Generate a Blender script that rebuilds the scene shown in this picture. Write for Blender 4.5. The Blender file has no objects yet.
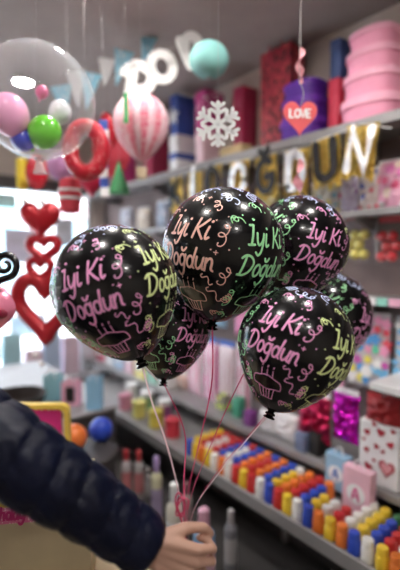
import bpy, bmesh, math, random
from mathutils import Vector, Matrix, noise
C = bpy.context.scene.collection
PI = math.pi
rnd = random.Random(7)
V = Vector

# ------------------------------------------------------------------ camera frame
FPX = 429.0
YAW = math.radians(38.4)
PITCH = math.radians(-4.0)
CAM = V((0, 0, 1.5))
Rv = V((math.cos(YAW), -math.sin(YAW), 0))
Fv = V((math.sin(YAW) * math.cos(PITCH), math.cos(YAW) * math.cos(PITCH), math.sin(PITCH)))
Uv = Rv.cross(Fv)

def ray(px, py):
    return Fv + Rv * ((px - 200) / FPX) + Uv * ((285 - py) / FPX)
def atd(px, py, d):
    return CAM + ray(px, py) * d
def onx(px, py, X):
    r = ray(px, py)
    return CAM + r * ((X - CAM.x) / r.x)
def yx(px, X):                      # y of the vertical line at pixel column px on plane x = X
    return onx(px, 285, X).y
def zat(px, py, X):
    return onx(px, py, X).z
def camp(r, u, d):
    return CAM + Rv * r + Uv * u + Fv * d

# ------------------------------------------------------------------ materials
MATS = {}
def mat(name, col, rough=0.5, metal=0.0, spec=0.5, coat=0.0, coat_r=0.1, var=0.08, bump=0.0, bscale=60, sheen=0.0, trans=0.0, emis=None, es=0.0):
    if name in MATS: return MATS[name]
    m = bpy.data.materials.new(name); m.use_nodes = True
    nt = m.node_tree; b = nt.nodes['Principled BSDF']
    tc = nt.nodes.new('ShaderNodeTexCoord')
    nz = nt.nodes.new('ShaderNodeTexNoise'); nz.inputs['Scale'].default_value = 9; nz.inputs['Detail'].default_value = 4
    nt.links.new(tc.outputs['Object'], nz.inputs['Vector'])
    rp = nt.nodes.new('ShaderNodeValToRGB')
    rp.color_ramp.elements[0].position = .3; rp.color_ramp.elements[1].position = .7
    rp.color_ramp.elements[0].color = (*[c * (1 - var) for c in col], 1)
    rp.color_ramp.elements[1].color = (*[min(1, c * (1 + var)) for c in col], 1)
    nt.links.new(nz.outputs['Fac'], rp.inputs['Fac']); nt.links.new(rp.outputs['Color'], b.inputs['Base Color'])
    b.inputs['Roughness'].default_value = rough; b.inputs['Metallic'].default_value = metal
    b.inputs['Specular IOR Level'].default_value = spec
    b.inputs['Coat Weight'].default_value = coat; b.inputs['Coat Roughness'].default_value = coat_r
    b.inputs['Sheen Weight'].default_value = sheen
    b.inputs['Transmission Weight'].default_value = trans
    if emis:
        b.inputs['Emission Color'].default_value = (*emis, 1); b.inputs['Emission Strength'].default_value = es
    if bump:
        n2 = nt.nodes.new('ShaderNodeTexNoise'); n2.inputs['Scale'].default_value = bscale; n2.inputs['Detail'].default_value = 3
        nt.links.new(tc.outputs['Object'], n2.inputs['Vector'])
        bp = nt.nodes.new('ShaderNodeBump'); bp.inputs['Strength'].default_value = bump; bp.inputs['Distance'].default_value = .01
        nt.links.new(n2.outputs['Fac'], bp.inputs['Height']); nt.links.new(bp.outputs['Normal'], b.inputs['Normal'])
    MATS[name] = m
    return m

def spotmat(name, base, cols, scale=40, size=.35, rough=.35, metal=0, alpha_base=False):
    """voronoi confetti spots of several colours on a base colour"""
    if name in MATS: return MATS[name]
    m = bpy.data.materials.new(name); m.use_nodes = True
    nt = m.node_tree; b = nt.nodes['Principled BSDF']
    tc = nt.nodes.new('ShaderNodeTexCoord')
    vo = nt.nodes.new('ShaderNodeTexVoronoi'); vo.inputs['Scale'].default_value = scale
    nt.links.new(tc.outputs['Object'], vo.inputs['Vector'])
    sp = nt.nodes.new('ShaderNodeSeparateColor'); nt.links.new(vo.outputs['Color'], sp.inputs['Color'])
    rp = nt.nodes.new('ShaderNodeValToRGB'); rp.color_ramp.interpolation = 'CONSTANT'
    els = rp.color_ramp.elements
    while len(els) < len(cols): els.new(.5)
    for i, c in enumerate(cols):
        els[i].position = i / len(cols); els[i].color = (*c, 1)
    nt.links.new(sp.outputs[0], rp.inputs['Fac'])
    lt = nt.nodes.new('ShaderNodeMath'); lt.operation = 'LESS_THAN'; lt.inputs[1].default_value = size
    nt.links.new(vo.outputs['Distance'], lt.inputs[0])
    mx = nt.nodes.new('ShaderNodeMix'); mx.data_type = 'RGBA'; mx.inputs['A'].default_value = (*base, 1)
    nt.links.new(lt.outputs[0], mx.inputs['Factor']); nt.links.new(rp.outputs['Color'], mx.inputs['B'])
    nt.links.new(mx.outputs['Result'], b.inputs['Base Color'])
    b.inputs['Roughness'].default_value = rough; b.inputs['Metallic'].default_value = metal
    MATS[name] = m
    return m

def foil(name, col, rough=.22, scale=30, strength=.8):
    if name in MATS: return MATS[name]
    m = mat(name, col, rough=rough, metal=1.0, var=.15)
    nt = m.node_tree; b = nt.nodes['Principled BSDF']
    tc = nt.nodes.new('ShaderNodeTexCoord')
    vo = nt.nodes.new('ShaderNodeTexVoronoi'); vo.inputs['Scale'].default_value = scale
    nt.links.new(tc.outputs['Object'], vo.inputs['Vector'])
    bp = nt.nodes.new('ShaderNodeBump'); bp.inputs['Strength'].default_value = strength; bp.inputs['Distance'].default_value = .02
    nt.links.new(vo.outputs['Distance'], bp.inputs['Height']); nt.links.new(bp.outputs['Normal'], b.inputs['Normal'])
    return m

def film(name, tint=(1, 1, 1), face=.06, edge=.5, rough=.05):
    """thin clear plastic: see-through face-on, shiny and whitish at grazing angles"""
    if name in MATS: return MATS[name]
    m = bpy.data.materials.new(name); m.use_nodes = True
    nt = m.node_tree; nt.nodes.clear()
    out = nt.nodes.new('ShaderNodeOutputMaterial')
    tr = nt.nodes.new('ShaderNodeBsdfTransparent'); tr.inputs['Color'].default_value = (*tint, 1)
    gl = nt.nodes.new('ShaderNodeBsdfPrincipled'); gl.inputs['Base Color'].default_value = (.9, .9, .92, 1)
    gl.inputs['Roughness'].default_value = rough; gl.inputs['Coat Weight'].default_value = .5
    lw = nt.nodes.new('ShaderNodeLayerWeight'); lw.inputs['Blend'].default_value = .25
    mr = nt.nodes.new('ShaderNodeMapRange'); mr.inputs['To Min'].default_value = face; mr.inputs['To Max'].default_value = edge
    nt.links.new(lw.outputs['Facing'], mr.inputs['Value'])
    mx = nt.nodes.new('ShaderNodeMixShader')
    nt.links.new(mr.outputs['Result'], mx.inputs['Fac']); nt.links.new(tr.outputs[0], mx.inputs[1]); nt.links.new(gl.outputs[0], mx.inputs[2])
    nt.links.new(mx.outputs[0], out.inputs['Surface'])
    MATS[name] = m
    return m

# ------------------------------------------------------------------ mesh builder
class MB:
    def __init__(s): s.v = []; s.f = []
    def add(s, vs, fs, M=None):
        o = len(s.v)
        s.v += [(M @ V(p)) if M else V(p) for p in vs]
        s.f += [tuple(i + o for i in f) for f in fs]
        return s
    def box(s, c, d, M=None, bev=0.0):
        bm = bmesh.new(); bmesh.ops.create_cube(bm, size=1)
        for v in bm.verts: v.co = V((v.co.x * d[0], v.co.y * d[1], v.co.z * d[2]))
        if bev: bmesh.ops.bevel(bm, geom=bm.edges[:], offset=min(bev, min(d) * .45), segments=2, affect='EDGES', profile=.5)
        for v in bm.verts: v.co += V(c)
        bm.verts.index_update()
        s.add([v.co.copy() for v in bm.verts], [[v.index for v in f.verts] for f in bm.faces], M); bm.free()
        return s
    def lathe(s, prof, seg=24, M=None, sx=1, sy=1, fn=None):
        vs = []; fs = []
        for (r, z) in prof:
            for k in range(seg):
                a = 2 * PI * k / seg
                q = fn(a, r, z) if fn else r
                vs.append((q * math.cos(a) * sx, q * math.sin(a) * sy, z))
        n = len(prof)
        for i in range(n - 1):
            for k in range(seg):
                k2 = (k + 1) % seg
                fs.append((i * seg + k, i * seg + k2, (i + 1) * seg + k2, (i + 1) * seg + k))
        if prof[0][0] > 1e-6: fs.append(tuple(range(seg))[::-1])
        if prof[-1][0] > 1e-6: fs.append(tuple((n - 1) * seg + k for k in range(seg)))
        return s.add(vs, fs, M)
    def ball(s, c, r, seg=16, rings=10, M=None):
        r3 = r if hasattr(r, '__len__') else (r, r, r)
        vs = [(c[0], c[1], c[2] - r3[2])]; fs = []
        for i in range(1, rings):
            e = -PI / 2 + PI * i / rings
            for k in range(seg):
                a = 2 * PI * k / seg
                vs.append((c[0] + r3[0] * math.cos(e) * math.cos(a), c[1] + r3[1] * math.cos(e) * math.sin(a), c[2] + r3[2] * math.sin(e)))
        vs.append((c[0], c[1], c[2] + r3[2])); L = len(vs) - 1
        for k in range(seg):
            k2 = (k + 1) % seg
            fs.append((0, 1 + k2, 1 + k))
            for i in range(rings - 2):
                a = 1 + i * seg
                fs.append((a + k, a + k2, a + seg + k2, a + seg + k))
            fs.append((L, 1 + (rings - 2) * seg + k, 1 + (rings - 2) * seg + k2))
        return s.add(vs, fs, M)
    def tube(s, pts, r, seg=8, closed=False, M=None, caps=True):
        pts = [V(p) for p in pts]; n = len(pts); vs = []; fs = []
        rr = r if hasattr(r, '__len__') else [r] * n
        prev = None
        for i, p in enumerate(pts):
            a = pts[(i - 1) % n] if (closed or i > 0) else p
            b = pts[(i + 1) % n] if (closed or i < n - 1) else p
            t = (b - a).normalized()
            if prev is None:
                u = t.orthogonal().normalized()
            else:
                u = (prev - t * prev.dot(t))
                u = u.normalized() if u.length > 1e-6 else t.orthogonal().normalized()
            prev = u; w = t.cross(u)
            for k in range(seg):
                q = 2 * PI * k / seg
                vs.append(p + (u * math.cos(q) + w * math.sin(q)) * rr[i])
        for i in range(n if closed else n - 1):
            j = (i + 1) % n
            for k in range(seg):
                k2 = (k + 1) % seg
                fs.append((i * seg + k, i * seg + k2, j * seg + k2, j * seg + k))
        if not closed and caps:
            fs.append(tuple(range(seg))[::-1]); fs.append(tuple((n - 1) * seg + k for k in range(seg)))
        return s.add(vs, fs, M)
    def prism(s, pts, t, M=None, inner=None):
        """2-D outline in (x, z), extruded along y from -t/2 to t/2; inner = hole outline with the same count"""
        n = len(pts); vs = []; fs = []
        for y in (-t / 2, t / 2): vs += [(p[0], y, p[1]) for p in pts]
        for i in range(n):
            j = (i + 1) % n; fs.append((i, j, n + j, n + i))
        if inner:
            o = len(vs)
            for y in (-t / 2, t / 2): vs += [(p[0], y, p[1]) for p in inner]
            for i in range(n):
                j = (i + 1) % n
                fs.append((o + j, o + i, o + n + i, o + n + j))
                fs.append((j, i, o + i, o + j)); fs.append((n + i, n + j, o + n + j, o + n + i))
        else:
            fs.append(tuple(range(n))[::-1]); fs.append(tuple(n + i for i in range(n)))
        return s.add(vs, fs, M)
    def puff(s, pts, d, M=None, rings=5):
        """pillow from a star-shaped 2-D outline in (x, z), full depth d along y"""
        n = len(pts); cx = sum(p[0] for p in pts) / n; cz = sum(p[1] for p in pts) / n
        vs = [(p[0], 0, p[1]) for p in pts]; fs = []
        for sg in (-1, 1):
            base = [i for i in range(n)]
            for k in range(1, rings):
                q = 1 - (k / rings); y = sg * d / 2 * math.sqrt(1 - q * q)
                o = len(vs); vs += [(cx + (p[0] - cx) * q, y, cz + (p[1] - cz) * q) for p in pts]
                for i in range(n):
                    j = (i + 1) % n
                    fs.append((base[i], base[j], o + j, o + i) if sg < 0 else (base[j], base[i], o + i, o + j))
                base = [o + i for i in range(n)]
            o = len(vs); vs.append((cx, sg * d / 2, cz))
            for i in range(n):
                j = (i + 1) % n
                fs.append((base[i], base[j], o) if sg < 0 else (base[j], base[i], o))
        return s.add(vs, fs, M)
    def pillow(s, w, h, d, M=None, nx=14, nz=16, wr=0.0, seed=0, z0=0.0):
        """packet standing with its base at z0, width along x, depth along y, crimped top and bottom"""
        vs = []; fs = []
        for sg in (-1, 1):
            for j in range(nz + 1):
                for i in range(nx + 1):
                    u = i / nx * 2 - 1; t = j / nz * 2 - 1
                    th = (max(0, 1 - abs(u) ** 3) * max(0, 1 - abs(t) ** 4)) ** .6
                    y = sg * (d / 2 * th + .0008)
                    if wr: y += sg * th * wr * noise.noise(V((u * 3 + seed, t * 4, sg * 5)))
                    x = u * w / 2 * (1 - .05 * (1 - t * t))
                    vs.append((x, y, z0 + (t + 1) / 2 * h))
        m = (nx + 1) * (nz + 1)
        for j in range(nz):
            for i in range(nx):
                a = j * (nx + 1) + i
                fs.append((a, a + 1, a + nx + 2, a + nx + 1)); b = a + m
                fs.append((b + 1, b, b + nx + 1, b + nx + 2))
        ring = [i for i in range(nx + 1)] + [j * (nx + 1) + nx for j in range(1, nz + 1)] + [nz * (nx + 1) + i for i in range(nx - 1, -1, -1)] + [j * (nx + 1) for j in range(nz - 1, 0, -1)]
        for i in range(len(ring)):
            a, b = ring[i], ring[(i + 1) % len(ring)]
            fs.append((b, a, a + m, b + m))
        return s.add(vs, fs, M)
    def build(s, name, m, parent=None, smooth=True, loc=None, rot=None):
        me = bpy.data.meshes.new(name); me.from_pydata([tuple(v) for v in s.v], [], s.f); me.update()
        bm = bmesh.new(); bm.from_mesh(me); bmesh.ops.recalc_face_normals(bm, faces=bm.faces[:]); bm.to_mesh(me); bm.free()
        if smooth:
            for p in me.polygons: p.use_smooth = True
            try: me.set_sharp_from_angle(angle=math.radians(38))
            except Exception: pass
        o = bpy.data.objects.new(name, me); C.objects.link(o); me.materials.append(m)
        if parent: o.parent = parent
        if loc: o.location = loc
        if rot is not None: o.rotation_euler = rot
        return o

def tag(o, label, cat, group=None, kind=None):
    o['label'] = label; o['category'] = cat
    if group: o['group'] = group
    if kind: o['kind'] = kind
    return o
def thing(name, label, cat, loc=(0, 0, 0), rz=0, group=None):
    o = bpy.data.objects.new(name, None); C.objects.link(o); o.empty_display_size = .05
    o.location = loc; o.rotation_euler = (0, 0, rz)
    return tag(o, label, cat, group)
def struct(o):
    o['kind'] = 'structure'; return o
def dup(root, loc, rz=0, label=None, group=None):
    r = root.copy(); C.objects.link(r); r.location = loc; r.rotation_euler = (0, 0, rz)
    if label: r['label'] = label
    if group: r['group'] = group
    for ch in list(root.children):
        c = ch.copy(); C.objects.link(c); c.parent = r
        for g in list(ch.children):
            d = g.copy(); C.objects.link(d); d.parent = c
    return r

# ------------------------------------------------------------------ stroke lettering
def crom(pts, n=6):
    if len(pts) < 3: return [tuple(p) for p in pts]
    P = [V((p[0], p[1], 0)) for p in pts]
    closed = (P[0] - P[-1]).length < 1e-6
    E = ([P[-2]] + P + [P[1]]) if closed else ([P[0] * 2 - P[1]] + P + [P[-1] * 2 - P[-2]])
    out = []
    for i in range(1, len(E) - 2):
        a, b, c, d = E[i - 1:i + 3]
        for k in range(n):
            t = k / n
            q = .5 * ((2 * b) + (c - a) * t + (2 * a - 5 * b + 4 * c - d) * t * t + (3 * b - a - 3 * c + d) * t ** 3)
            out.append((q.x, q.y))
    out.append((P[-1].x, P[-1].y))
    return out
def ell(cx, cy, rx, ry, a0=0, a1=360, n=14):
    return [(cx + rx * math.cos(math.radians(a0 + (a1 - a0) * i / n)), cy + ry * math.sin(math.radians(a0 + (a1 - a0) * i / n))) for i in range(n + 1)]
def dense(p, step):
    out = [p[0]]
    for a, b in zip(p, p[1:]):
        k = max(1, int(math.hypot(b[0] - a[0], b[1] - a[1]) / step))
        for i in range(1, k + 1): out.append((a[0] + (b[0] - a[0]) * i / k, a[1] + (b[1] - a[1]) * i / k))
    return out
def stroke(mb, pts, w, fn, thick=0.0, step=None):
    """a brush stroke of width w along pts; fn(u, v, h) -> point"""
    q = [pts[0]]
    for p in pts[1:]:
        if math.hypot(p[0] - q[-1][0], p[1] - q[-1][1]) > 1e-5: q.append(p)
    pts = q
    if len(pts) == 1:
        c = pts[0]; ring = [(c[0] + w / 2 * math.cos(2 * PI * k / 10), c[1] + w / 2 * math.sin(2 * PI * k / 10)) for k in range(10)]
        vs = [fn(*p, thick) for p in ring]; fs = [tuple(range(10))]
        if thick:
            vs += [fn(*p, 0) for p in ring]; fs += [(k, (k + 1) % 10, 10 + (k + 1) % 10, 10 + k) for k in range(10)]
        mb.add(vs, fs); return
    if step: pts = dense(pts, step)
    n = len(pts); L = []; R = []
    for i, p in enumerate(pts):
        a = pts[max(0, i - 1)]; b = pts[min(n - 1, i + 1)]
        dx, dy = b[0] - a[0], b[1] - a[1]; l = math.hypot(dx, dy) or 1
        k = 1.0
        if 0 < i < n - 1:
            d1 = V((p[0] - a[0], p[1] - a[1])).normalized(); d2 = V((b[0] - p[0], b[1] - p[1])).normalized()
            k = min(1.6, 1 / max(.35, math.sqrt(max(0, (1 + d1.dot(d2)) / 2))))
        nx, ny = -dy / l * w / 2 * k, dx / l * w / 2 * k
        L.append((p[0] + nx, p[1] + ny)); R.append((p[0] - nx, p[1] - ny))
    def cap(p, frm):
        a = math.atan2(frm[1] - p[1], frm[0] - p[0])
        return [(p[0] + w / 2 * math.cos(a - PI * t / 4), p[1] + w / 2 * math.sin(a - PI * t / 4)) for t in (1, 2, 3)]
    vs = []; fs = []
    for a, b in zip(L, R): vs += [fn(*a, thick), fn(*b, thick)]
    fs += [(2 * i, 2 * i + 1, 2 * i + 3, 2 * i + 2) for i in range(n - 1)]
    o = len(vs); vs += [fn(*p, thick) for p in cap(pts[0], R[0])]; fs.append((1, 0, o + 2, o + 1, o))
    o = len(vs); vs += [fn(*p, thick) for p in cap(pts[-1], L[-1])]; fs.append((2 * n - 2, 2 * n - 1, o + 2, o + 1, o))
    if thick:
        o = len(vs)
        for a, b in zip(L, R): vs += [fn(*a, 0), fn(*b, 0)]
        for i in range(n - 1):
            fs += [(2 * i, 2 * i + 2, o + 2 * i + 2, o + 2 * i), (2 * i + 3, 2 * i + 1, o + 2 * i + 1, o + 2 * i + 3)]
        fs += [(1, 0, o, o + 1), (2 * n - 2, 2 * n - 1, o + 2 * n - 1, o + 2 * n - 2)]
    mb.add(vs, fs)

# brush handwriting: (advance, strokes); cap height 1, x-height .6
HAND = {
    'İ': (.42, [[(.24, 1.0), (.20, .5), (.15, .04)], [(.04, .98), (.24, 1.0)], [(0, .03), (.15, .03), (.34, .06)], [(.28, 1.3)]]),
    'y': (.50, [crom([(.02, .62), (.05, .25), (.14, .06), (.27, .14), (.38, .38), (.42, .62)]), crom([(.42, .62), (.38, .1), (.30, -.28), (.16, -.42), (.02, -.3)])]),
    'i': (.28, [crom([(.08, .62), (.06, .2), (.12, .02), (.24, .1)]), [(.12, .9)]]),
    ' ': (.28, []),
    'K': (.62, [[(.1, 1.0), (.03, 0)], crom([(.55, 1.0), (.32, .66), (.08, .45)]), crom([(.12, .5), (.3, .28), (.55, 0)])]),
    'D': (.72, [[(.14, .95), (.06, .02)], crom([(-.08, .86), (.1, 1.0), (.4, .95), (.6, .65), (.5, .25), (.25, .03), (-.04, .03)])]),
    'o': (.44, [ell(.2, .3, .17, .3)]),
    'ğ': (.48, [ell(.2, .32, .17, .28), crom([(.38, .6), (.37, .1), (.32, -.3), (.16, -.45), (0, -.32)]), crom([(.06, .92), (.12, .8), (.24, .8), (.34, .94)])]),
    'd': (.50, [ell(.2, .3, .17, .29), crom([(.44, 1.02), (.39, .4), (.37, .1), (.45, .02)])]),
    'u': (.50, [crom([(.06, .6), (.05, .2), (.15, .02), (.28, .1), (.38, .3)]), crom([(.42, .6), (.38, .25), (.40, .04), (.48, .04)])]),
    'n': (.50, [[(.06, .6), (.03, 0)], crom([(.05, .35), (.16, .57), (.30, .6), (.37, .42), (.36, .1), (.44, .02)])]),
    'a': (.46, [ell(.2, .28, .17, .28), crom([(.39, .58), (.37, .2), (.42, .02)])]),
    'h': (.48, [[(.08, 1.0), (.03, 0)], crom([(.05, .35), (.16, .57), (.30, .58), (.36, .4), (.36, .02)])]),
    't': (.34, [crom([(.15, .95), (.12, .3), (.18, .03), (.3, .08)]), [(0, .62), (.3, .62)]]),
    'r': (.36, [[(.06, .6), (.04, 0)], crom([(.05, .35), (.16, .56), (.32, .56)])]),
    'B': (.6, [[(.06, 1), (.04, 0)], crom([(.04, 1), (.4, .95), (.42, .65), (.1, .54), (.46, .45), (.48, .1), (.04, 0)])]),
    'p': (.48, [[(.06, .6), (.03, -.4)], ell(.24, .3, .18, .29)]),
    'H': (.62, [[(.06, 1), (.02, 0)], [(.5, 1), (.46, 0)], [(.04, .5), (.48, .52)]]),
}
def hand_text(mb, txt, u0, v0, cap, w, fn, slant=.12, step=None, thick=0):
    tot = sum(HAND[c][0] for c in txt) * cap
    x = u0 - tot / 2
    for c in txt:
        adv, st = HAND[c]
        for s in st:
            p = [(x + (a + slant * b) * cap, v0 + b * cap) for a, b in s]
            stroke(mb, p, w * (1.25 if len(p) == 1 else 1), fn, thick, step)
        x += adv * cap
BLOCK = {
    'K': [[(.1, 0), (.1, 1)], [(.65, 1), (.12, .45)], [(.25, .55), (.68, 0)]],
    'İ': [[(.3, 0), (.3, 1)], [(.3, 1.28)]],
    'D': [[(.12, 0), (.12, 1), (.35, 1)] + ell(.32, .5, .36, .5, 90, -90) + [(.12, 0)]],
    'O': [ell(.38, .5, .33, .5)],
    'Ğ': [ell(.4, .5, .34, .5, 50, 330) + [(.7, .45), (.42, .45)], crom([(.22, 1.32), (.3, 1.2), (.48, 1.2), (.56, 1.32)])],
    'U': [[(.1, 1), (.1, .32)] + ell(.38, .32, .28, .32, 180, 360) + [(.66, 1)]],
    'N': [[(.08, 0), (.12, 1), (.6, 0), (.68, 1)]],
    'L': [[(.1, 1), (.1, 0), (.55, 0)]],
    'V': [[(.02, 1), (.34, 0), (.66, 1)]],
    'E': [[(.55, 1), (.1, 1), (.1, 0), (.55, 0)], [(.1, .5), (.48, .5)]],
    'A': [crom([(.05, 0), (.15, .55), (.34, 1), (.5, .6), (.62, 0)]), [(.12, .35), (.58, .35)]],
    'P': [[(.12, -.1), (.2, 1)], crom([(.02, .9), (.3, 1.08), (.62, .92), (.55, .6), (.2, .5)])],
    'o': [ell(.36, .36, .3, .36)],
    'n': [[(.1, .75), (.08, 0)], crom([(.1, .45), (.25, .7), (.45, .72), (.55, .5), (.54, 0)])],
}
def flat(ox, oz, y=0, sc=1):
    return lambda u, v, h: (ox + u * sc, y - h, oz + v * sc)
def block_text(mb, txt, cx, z, cap, w, y, thick, sp=.85):
    tot = len(txt) * sp * cap
    for k, c in enumerate(txt):
        for s in BLOCK[c]:
            stroke(mb, [(cx - tot / 2 + k * sp * cap + a * cap, z + b * cap) for a, b in s], w, flat(0, 0, y), thick)

def heart(w, h, n=40):
    out = []
    for i in range(n):
        t = 2 * PI * i / n
        x = 16 * math.sin(t) ** 3 / 32; z = (13 * math.cos(t) - 5 * math.cos(2 * t) - 2 * math.cos(3 * t) - math.cos(4 * t)) / 29
        out.append((x * w, z * h))
    return out

# ------------------------------------------------------------------ the room
m_ceil = mat('ceiling paint', (.33, .28, .26), .9, var=.05)
m_wall = mat('wall paint', (.60, .53, .47), .9, var=.06)
m_peg = mat('display wall board', (.20, .145, .14), .7, var=.08)
m_floor = mat('floor tile', (.16, .145, .135), .35, var=.12)
m_steel = mat('grey shelf steel', (.30, .29, .29), .4, .2, var=.05)
m_dark = mat('dark steel', (.06, .055, .055), .5)
m_white = mat('white plastic', (.82, .82, .82), .4, var=.03)
m_thread = mat('thread', (.42, .40, .39), .7)
XL, XR, YB, YF, ZC = -1.7, 2.05, -1.7, 4.2, 2.68
def wallbox(name, lo, hi, m):
    lo = V(lo); hi = V(hi)
    return struct(MB().box((lo + hi) / 2, hi - lo).build(name, m, smooth=False))
wallbox('floor', (XL, YB, -.1), (XR, YF, 0), m_floor)
wallbox('ceiling', (XL, YB, ZC), (XR, YF, ZC + .1), m_ceil)
wallbox('wall_right', (XR, YB, 0), (XR + .1, YF, ZC), m_peg)
wallbox('wall_left', (XL - .1, YB, 0), (XL, YF, ZC), m_wall)
wallbox('wall_back', (XL, YB - .1, 0), (XR, YB, ZC), m_wall)
mb = MB()
for lo, hi in (((XL, YF, 0), (XR, YF + .15, .28)), ((XL, YF, 2.18), (XR, YF + .15, ZC)), ((XL, YF, .28), (-1.45, YF + .15, 2.18)), ((1.9, YF, .28), (XR, YF + .15, 2.18))):
    lo = V(lo); hi = V(hi); mb.box((lo + hi) / 2, hi - lo)
struct(mb.build('wall_front', m_wall, smooth=False))
# pale upper wall strip above the display boards
wallbox('trim_1', (XR - .012, YB, 2.12), (XR, YF, ZC), m_wall)
# shop window: frame + panes
m_frame = mat('dark window frame', (.07, .06, .06), .4)
m_glass = film('window glass', (.97, .99, 1), .03, .4)
wf = MB()
for x in (-1.45, -.35, .85, 1.9): wf.box((x, YF + .05, 1.23), (.05, .06, 1.9))
wf.box((.225, YF + .05, .31), (3.35, .08, .06)); wf.box((.225, YF + .0, 2.155), (3.4, .14, .12))
win = struct(wf.build('window_1', m_frame, smooth=False))
for a, b in ((-1.42, -.38), (-.32, .82), (.88, 1.87)):
    MB().box(((a + b) / 2, YF + .05, 1.24), (b - a, .006, 1.8)).build('pane', m_glass, win, smooth=False)
# outside: pavement and the pale front across the street
wallbox('pavement', (-9, YF + .15, -.15), (11, 13, -.05), mat('pavement stone', (.62, .62, .63), .8))
fac = thing('street_building', 'pale building front across the street, bright behind the shop window', 'building', (1, 11, -.05))
MB().box((0, 0, 2.5), (16, .3, 5)).build('wall', mat('pale render', (.82, .80, .80), .9), fac, smooth=False)
for i in range(6):
    pn = MB().box((-6.2 + i * 2.5, -.2, 1.5), (1.5, .12, 1.9)).build('window', mat('bluish shop glass', (.25, .42, .5), .15), fac, smooth=False)
    MB().box((-6.2 + i * 2.5, -.5, 2.65), (1.7, .7, .1)).build('awning', mat(['pink awning', 'teal awning'][i % 2], [(.85, .45, .52), (.35, .68, .7)][i % 2], .8), fac, smooth=False)

# ceiling lamps
m_lamp = mat('lamp diffuser', (.9, .9, .9), .4, emis=(1, .95, .9), es=140)
m_rim = mat('lamp rim', (.75, .75, .75), .35)
def lampat(r, d):
    p = V((0, 0, 0)) + Rv * r + V((math.sin(YAW), math.cos(YAW), 0)) * d
    return (p.x, p.y, ZC)
lamp = None
for r, d, lab in ((-.40, 1.78, 'round white ceiling downlight above the left balloon'), (.16, 1.42, 'round white ceiling downlight above the middle balloons'),
                  (-.5, .72, 'round white ceiling downlight above the arm'), (.62, 1.0, 'round white ceiling downlight nearest the right wall shelves'),
                  (.2, -.3, 'round white ceiling downlight behind the camera'), (.75, -.5, 'added round white fill downlight behind the camera, nearer the shelves'), (-1.2, 3.0, 'round white ceiling downlight close to the shop window'), (-1.5, 1.2, 'round white ceiling downlight above the person')):  # second lamp behind the camera is added to light the fronts
    if lamp is None:
        lamp = thing('ceiling_downlight', lab, 'ceiling light', lampat(r, d), 0, 'ceiling downlights')
        MB().lathe([(.061, 0), (.075, -.002), (.075, -.012), (.061, -.014), (.061, 0)], 28).build('rim', m_rim, lamp)
        MB().lathe([(.001, -.010), (.040, -.012), (.060, -.008)], 28).build('diffuser', m_lamp, lamp)
    else: dup(lamp, lampat(r, d), 0, lab)

# ------------------------------------------------------------------ balloons
m_latex = mat('black latex', (.004, .004, .005), .22, spec=.32, coat=.30, coat_r=.05, var=.05)
PRC = {'pink': (1.0, .42, .74), 'lime': (.80, .92, .42), 'salmon': (.98, .58, .50), 'green': (.42, .90, .46), 'lilac': (.60, .68, 1.0)}
PRM = {k: mat(k + ' print ink', c, .45, var=.02) for k, c in PRC.items()}
ORDER = ['salmon', 'green', 'pink', 'lime', 'lilac']

def balloon_surf(R, phi, e, h=0.0):
    """azimuth phi (0 faces -y, grows to +x), elevation e"""
    def S(phi, e):
        s = math.sin(e); c = math.cos(e)
        if s >= 0: r = R * c; z = R * s * 1.02
        else:
            q = -s; r = R * c * (1 - .13 * q * q); z = -R * q * (1 + .22 * q * q)
        return V((math.sin(phi) * r, -math.cos(phi) * r, z))
    p = S(phi, e)
    if h:
        d = 1e-3
        n = (S(phi + d, e) - S(phi - d, e)).cross(S(phi, e + d) - S(phi, e - d))
        n = n.normalized() if n.length > 1e-12 else V((0, 0, 1))
        if n.dot(p) < 0: n = -n
        p = p + n * h
    return p

def swirl(u, v, s, ang, kind):
    """small party streamer curls, confetti and stars, as strokes"""
    ca, sa = math.cos(ang), math.sin(ang)
    if kind == 0:    # curling streamer with two open loops and a tail
        p = []
        for k in range(28):
            t = k / 27; q = 1.2 + t * 15.0
            p.append((-.52 + 1.0 * t + .19 * math.cos(q), .21 * math.sin(q) * (1 - .25 * t) + .10 * math.sin(t * 4)))
    elif kind == 1:  # S wave with a hooked end
        p = [(-.55, .1), (-.40, .34), (-.22, .22), (-.12, -.02), (.08, -.16), (.24, .02), (.40, .22), (.56, .10), (.50, -.08)]
    elif kind == 2:  # tight spring
        p = []
        for k in range(26):
            t = k / 25; p.append((-.5 + 1.0 * t + .17 * math.cos(t * 22), .24 * math.sin(t * 22)))
    else:            # hook with one loop
        p = [(-.45, .1), (-.25, .36), (.05, .38), (.16, .14), (0, -.04), (-.16, .08), (-.04, .26), (.22, .12), (.36, -.12), (.30, -.42)]
    p = crom(p, 4) if kind in (1, 3) else crom(p, 2)
    return [(u + (x * ca - y * sa) * s, v + (x * sa + y * ca) * s) for x, y in p]

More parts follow.
